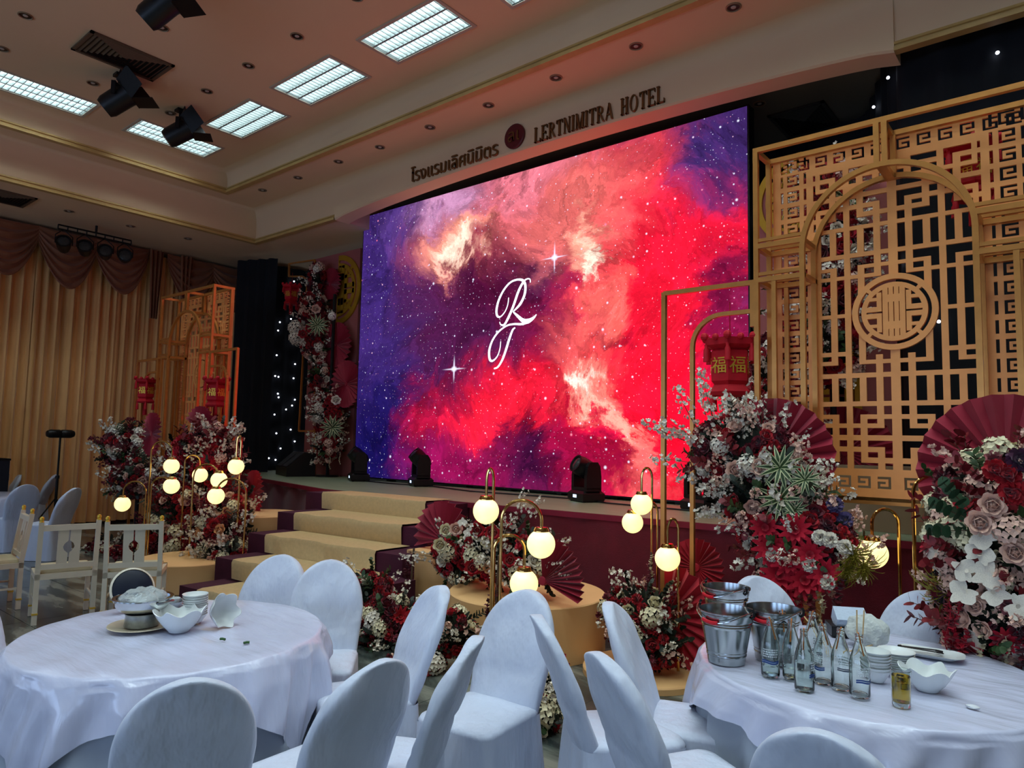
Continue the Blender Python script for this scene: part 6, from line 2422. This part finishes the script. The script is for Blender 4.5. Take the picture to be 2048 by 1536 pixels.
b.rings([rrect(.1, -.055, .055, .04, .002), rrect(.13, -.075, .075, .05, .018), rrect(.135, -.08, .08, .05, .02), rrect(.1, -.055, .055, .04, .007)])
b.build('dish', M_WHITE, t, smooth=40)
o = thing('serving_tongs', 'black serving tongs lying in the shallow white dish', 'tongs', (p.x - .03, p.y - .01, TZ + .02), .2)
for s in (-1, 1):
    MB().bar((-.09, s * .004, .008), (.05, s * .018, .006), .012, .003).bar((.05, s * .018, .006), (.08, s * .014, .004), .02, .003).build('arm', M_BLK, o)
MB().tube([(-.09, -.008, .008), (-.1, 0, .008), (-.09, .008, .008)], .005, 6).build('spring_bend', M_BLK, o)
p = P(1945, 1417)
b = MB().sphere((0, 0, .006), .018, 10, 6, (1.2, .8, .4))
for i, v_ in enumerate(b.v):
    b.v[i] = (v_[0] * (1 + .3 * math.sin(i * 1.7)), v_[1] * (1 + .25 * math.cos(i * 2.3)), max(0.0005, v_[2]))
o = b.build('tissue_scrap', mat('white_tissue', (228, 232, 236), .8), None, smooth=True, loc=(p.x, p.y, TZ))
tag(o, 'scrap of white tissue at the right end of the bottle table', 'tissue')

# ------------------------------------------------------------------ ivory wooden chairs on the left
def wood_chair(x, y, fx, fy, label):
    L_ = math.hypot(fx, fy)
    rz = math.atan2(fy / L_, fx / L_) - PI / 2
    t = thing('ivory_chair', label, 'chair', (x, y, 0), rz, 'ivory wooden chairs with gold tips')
    W_ = .22
    for sx in (-1, 1):
        b = MB().bar((sx * W_, -.2, .003), (sx * W_, -.2, .45), .04).bar((sx * W_, -.2, .45), (sx * W_, -.26, .9), .038)
        lg = b.build('back_leg', M_IVORY, t)
        MB().lathe([(.001, .05), (.014, .045), (.02, .03), (.014, .012), (.018, .005), (.018, 0)], 12, (sx * W_, -.26, .9)).build('gold_finial', M_LANTG, lg, smooth=True)
        MB().box((sx * W_ - .023, -.223, .09), (sx * W_ + .023, -.177, .105)).build('gold_ring', M_LANTG, lg)
        lg = MB().bar((sx * W_, .2, .003), (sx * W_, .2, .43), .038).build('front_leg', M_IVORY, t)
        MB().box((sx * W_ - .022, .178, .09), (sx * W_ + .022, .222, .105)).build('gold_ring', M_LANTG, lg)
        MB().bar((sx * W_, -.2, .2), (sx * W_, .2, .2), .018).build('stretcher', M_IVORY, t)
    b = MB().box((-W_ - .02, -.22, .39), (W_ + .02, -.18, .44)).box((-W_ - .02, .18, .39), (W_ + .02, .22, .44))
    b.box((-W_ - .02, -.22, .39), (-W_ + .02, .22, .44)).box((W_ - .02, -.22, .39), (W_ + .02, .22, .44))
    b.build('seat_rail', M_IVORY, t)
    MB().rings([rrect(.2, -.18, .21, .03, .43), rrect(.21, -.19, .22, .03, .45), rrect(.205, -.18, .215, .03, .47), rrect(.16, -.14, .17, .03, .478)]).build('seat_cushion', M_CUSH, t, smooth=50)
    MB().bar((-W_, -.252, .845), (W_, -.252, .845), .035, .05).build('top_rail', M_IVORY, t)
    MB().bar((-W_, -.208, .5), (W_, -.208, .5), .03, .045).build('lower_rail', M_IVORY, t)
    for sx in (-1, 1):                                       # pair of splats with a round cut between them
        b = MB()
        N_ = 12
        col_ = []
        for i in range(N_ + 1):
            z = .5 + .34 * i / N_
            y_ = -.208 - .044 * (z - .5) / .345
            xi = .006
            dz = abs(z - .67)
            if dz < .045:
                xi = max(xi, math.sqrt(.045 ** 2 - dz ** 2))
            col_.append((sx * xi, sx * .088, y_, z))
        for xa, xb, y_, z in col_:
            b.v += [(xa, y_ - .008, z), (xb, y_ - .008, z), (xb, y_ + .008, z), (xa, y_ + .008, z)]
        for i in range(N_):
            k = i * 4
            for j in range(4):
                j2 = (j + 1) % 4
                b.f.append((k + j, k + j2, k + 4 + j2, k + 4 + j))
        b.f += [(0, 1, 2, 3), (N_ * 4 + 3, N_ * 4 + 2, N_ * 4 + 1, N_ * 4)]
        b.build('splat', M_IVORY, t)
    return t


def between(pa, pb, z=.92):
    a, b = at(*pa, Z=z), at(*pb, Z=z)
    c = (a + b) / 2
    d = (b - a).normalized()
    f_ = Vector((-d.y, d.x, 0))
    f_ = (Matrix.Rotation(.38, 3, 'Z') @ f_)
    return c + f_ * .26, f_


c, f_ = between((88, 1038), (196, 1037))
wood_chair(c.x, c.y, f_.x, f_.y, 'ivory wooden chair in the middle of three, its back to the camera')
c2, f2 = between((205, 1037), (298, 1040))
c2 = c2 + Vector((.02, .06, 0))
wood_chair(c2.x, c2.y, f2.x - .1, f2.y, 'ivory wooden chair on the right, a red flower behind its splats')
wood_chair(-8.2, 2.14, -.12, -1, 'ivory wooden chair turned aside at the left edge of the photograph')

# ------------------------------------------------------------------ far left table, chairs and equipment
def far_table(c, R, lab, lab2, z=.74):
    t = thing('round_table', lab2, 'table', (c[0], c[1], 0), 0, 'round banquet tables')
    MB().lathe([(0.001, z - .03), (R - .01, z - .03), (R - .01, z - .01), (0.001, z - .008)], 32).build('table_top', M_IVORY, t)
    MB().lathe([(.25, .003), (.25, .03), (.05, .05), (.05, z - .05), (.2, z - .03)], 16).build('pedestal', M_BLKM, t)
    b = MB()
    N_ = 96
    rows = [(R * .5, z, 0), (R, z, 0), (R + .012, z - .012, 0)] + [(R + .02 + .03 * k / 6, z - .02 - (z - .03) * k / 6, .04 * k / 6) for k in range(7)]
    for r_, zz, am in rows:
        for j in range(N_):
            a = 2 * PI * j / N_
            q = r_ + am * math.sin(a * 12 + math.sin(a * 3))
            b.v.append((q * math.cos(a), q * math.sin(a), zz))
    for k in range(len(rows) - 1):
        for j in range(N_):
            j2 = (j + 1) % N_
            b.f.append((k * N_ + j, (k + 1) * N_ + j, (k + 1) * N_ + j2, k * N_ + j2))
    n0 = len(b.v)
    b.v.append((0, 0, z))
    for j in range(N_):
        b.f.append((n0, j, (j + 1) % N_))
    o = b.build('tablecloth', M_SATIN, None, smooth=60, loc=(c[0], c[1], 0))
    tag(o, lab, 'tablecloth')


q = at(30, 992, Z=.75)
far_table((q.x - .55, q.y - .35), .75, 'white cloth on the far round table at the left edge', 'far round table among white chairs at the left edge')
q = at(-25, 1062, Z=.75)
far_table((q.x - .35, q.y - .6), .66, 'pinkish lit cloth corner at the left edge before the ivory chairs', 'round table cut by the left edge before the ivory chairs')
q = at(55, 970, Z=.94)
chair(q.x, q.y, -.9, -.1, 'white covered chair back nearest the ivory chairs in the far left group', 0)
q = at(152, 977, Z=.94)
chair(q.x, q.y, -.75, -.55, 'white covered chair seen from the side in the far left group', 1)
q = at(62, 950, Z=.97)
chair(q.x - .4, q.y + .5, -.6, -.8, 'white covered chair behind the far left table beside the black stand', 2)
q = at(25, 952, Z=.97)
chair(q.x - .7, q.y + .3, -.1, -1, 'white covered chair at the very left behind the far table', 0)

q = at(20, 960, Y=5.2)
q = at(15, 985, Z=.35)
t = thing('equipment_case', 'dark wheeled equipment case at the left edge before the curtain', 'case', (-13.7, 3.15, 0), .1)
MB().box((-.35, -.45, .12), (.35, .45, 1.25)).build('case_body', mat('dark_navy_case', (22, 26, 36), .5, var=.15), t)
b = MB()
for z in (.13, 1.22):
    b.box((-.36, -.46, z), (.36, .46, z + .03))
b.build('edge_band', M_BLKM, t)
MB().box((-.37, .3, .5), (-.35, .44, .6)).box((.35, .3, .5), (.372, .44, .6)).box((.2, .45, .9), (.3, .475, 1.0)).build('latch', M_STEEL, t)
for sx in (-.25, .25):
    for sy in (-.35, .35):
        MB().lathe([(.001, -.02), (.055, -.02), (.055, .02), (.001, .02)], 14).xf(Matrix.Translation((sx, sy, .058)) @ Matrix.Rotation(PI / 2, 4, 'Y')).build('castor', M_BLKM, t)
o = thing('stage_speaker', 'black speaker box on top of the equipment case at the left edge', 'speaker', (-13.7, 2.95, 1.252), .1)
MB().rings([rrect(.2, -.2, .2, .03, .002), rrect(.22, -.22, .22, .03, .3), rrect(.2, -.2, .2, .03, .85)]).build('cabinet', M_BLK, o)
MB().box((-.17, -.235, .05), (.17, -.218, .8)).build('grille', M_GRILL, o)

q = at(121, 870, X=-13.1)
t = thing('light_stand', 'black tripod stand carrying two small lamps before the curtain', 'light stand', (-13.1, q.y, 0), .2)
MB().tube([(0, 0, .35), (0, 0, q.z)], .016, 8).tube([(0, 0, .3), (0, 0, .95)], .022, 8).build('pole', M_BLKM, t)
for k in range(3):
    a = 2 * PI * k / 3 + .4
    MB().tube([(0, 0, .62), (.42 * math.cos(a), .42 * math.sin(a), .012)], .011, 6).build('leg', M_BLKM, t)
MB().lathe([(.001, 0), (.03, 0), (.03, .05), (.001, .05)], 12, (0, 0, .93)).build('collar', M_BLKM, t)
for s in (-1, 1):
    T = Matrix.Translation((0, s * .12, q.z + .02)) @ Matrix.Rotation(s * PI / 2, 4, 'X')
    MB().lathe([(.001, .12), (.055, .12), (.07, .1), (.07, -.04), (.05, -.09), (.001, -.1)], 14).xf(T).build('lamp_head', M_BLK, t, smooth=40)
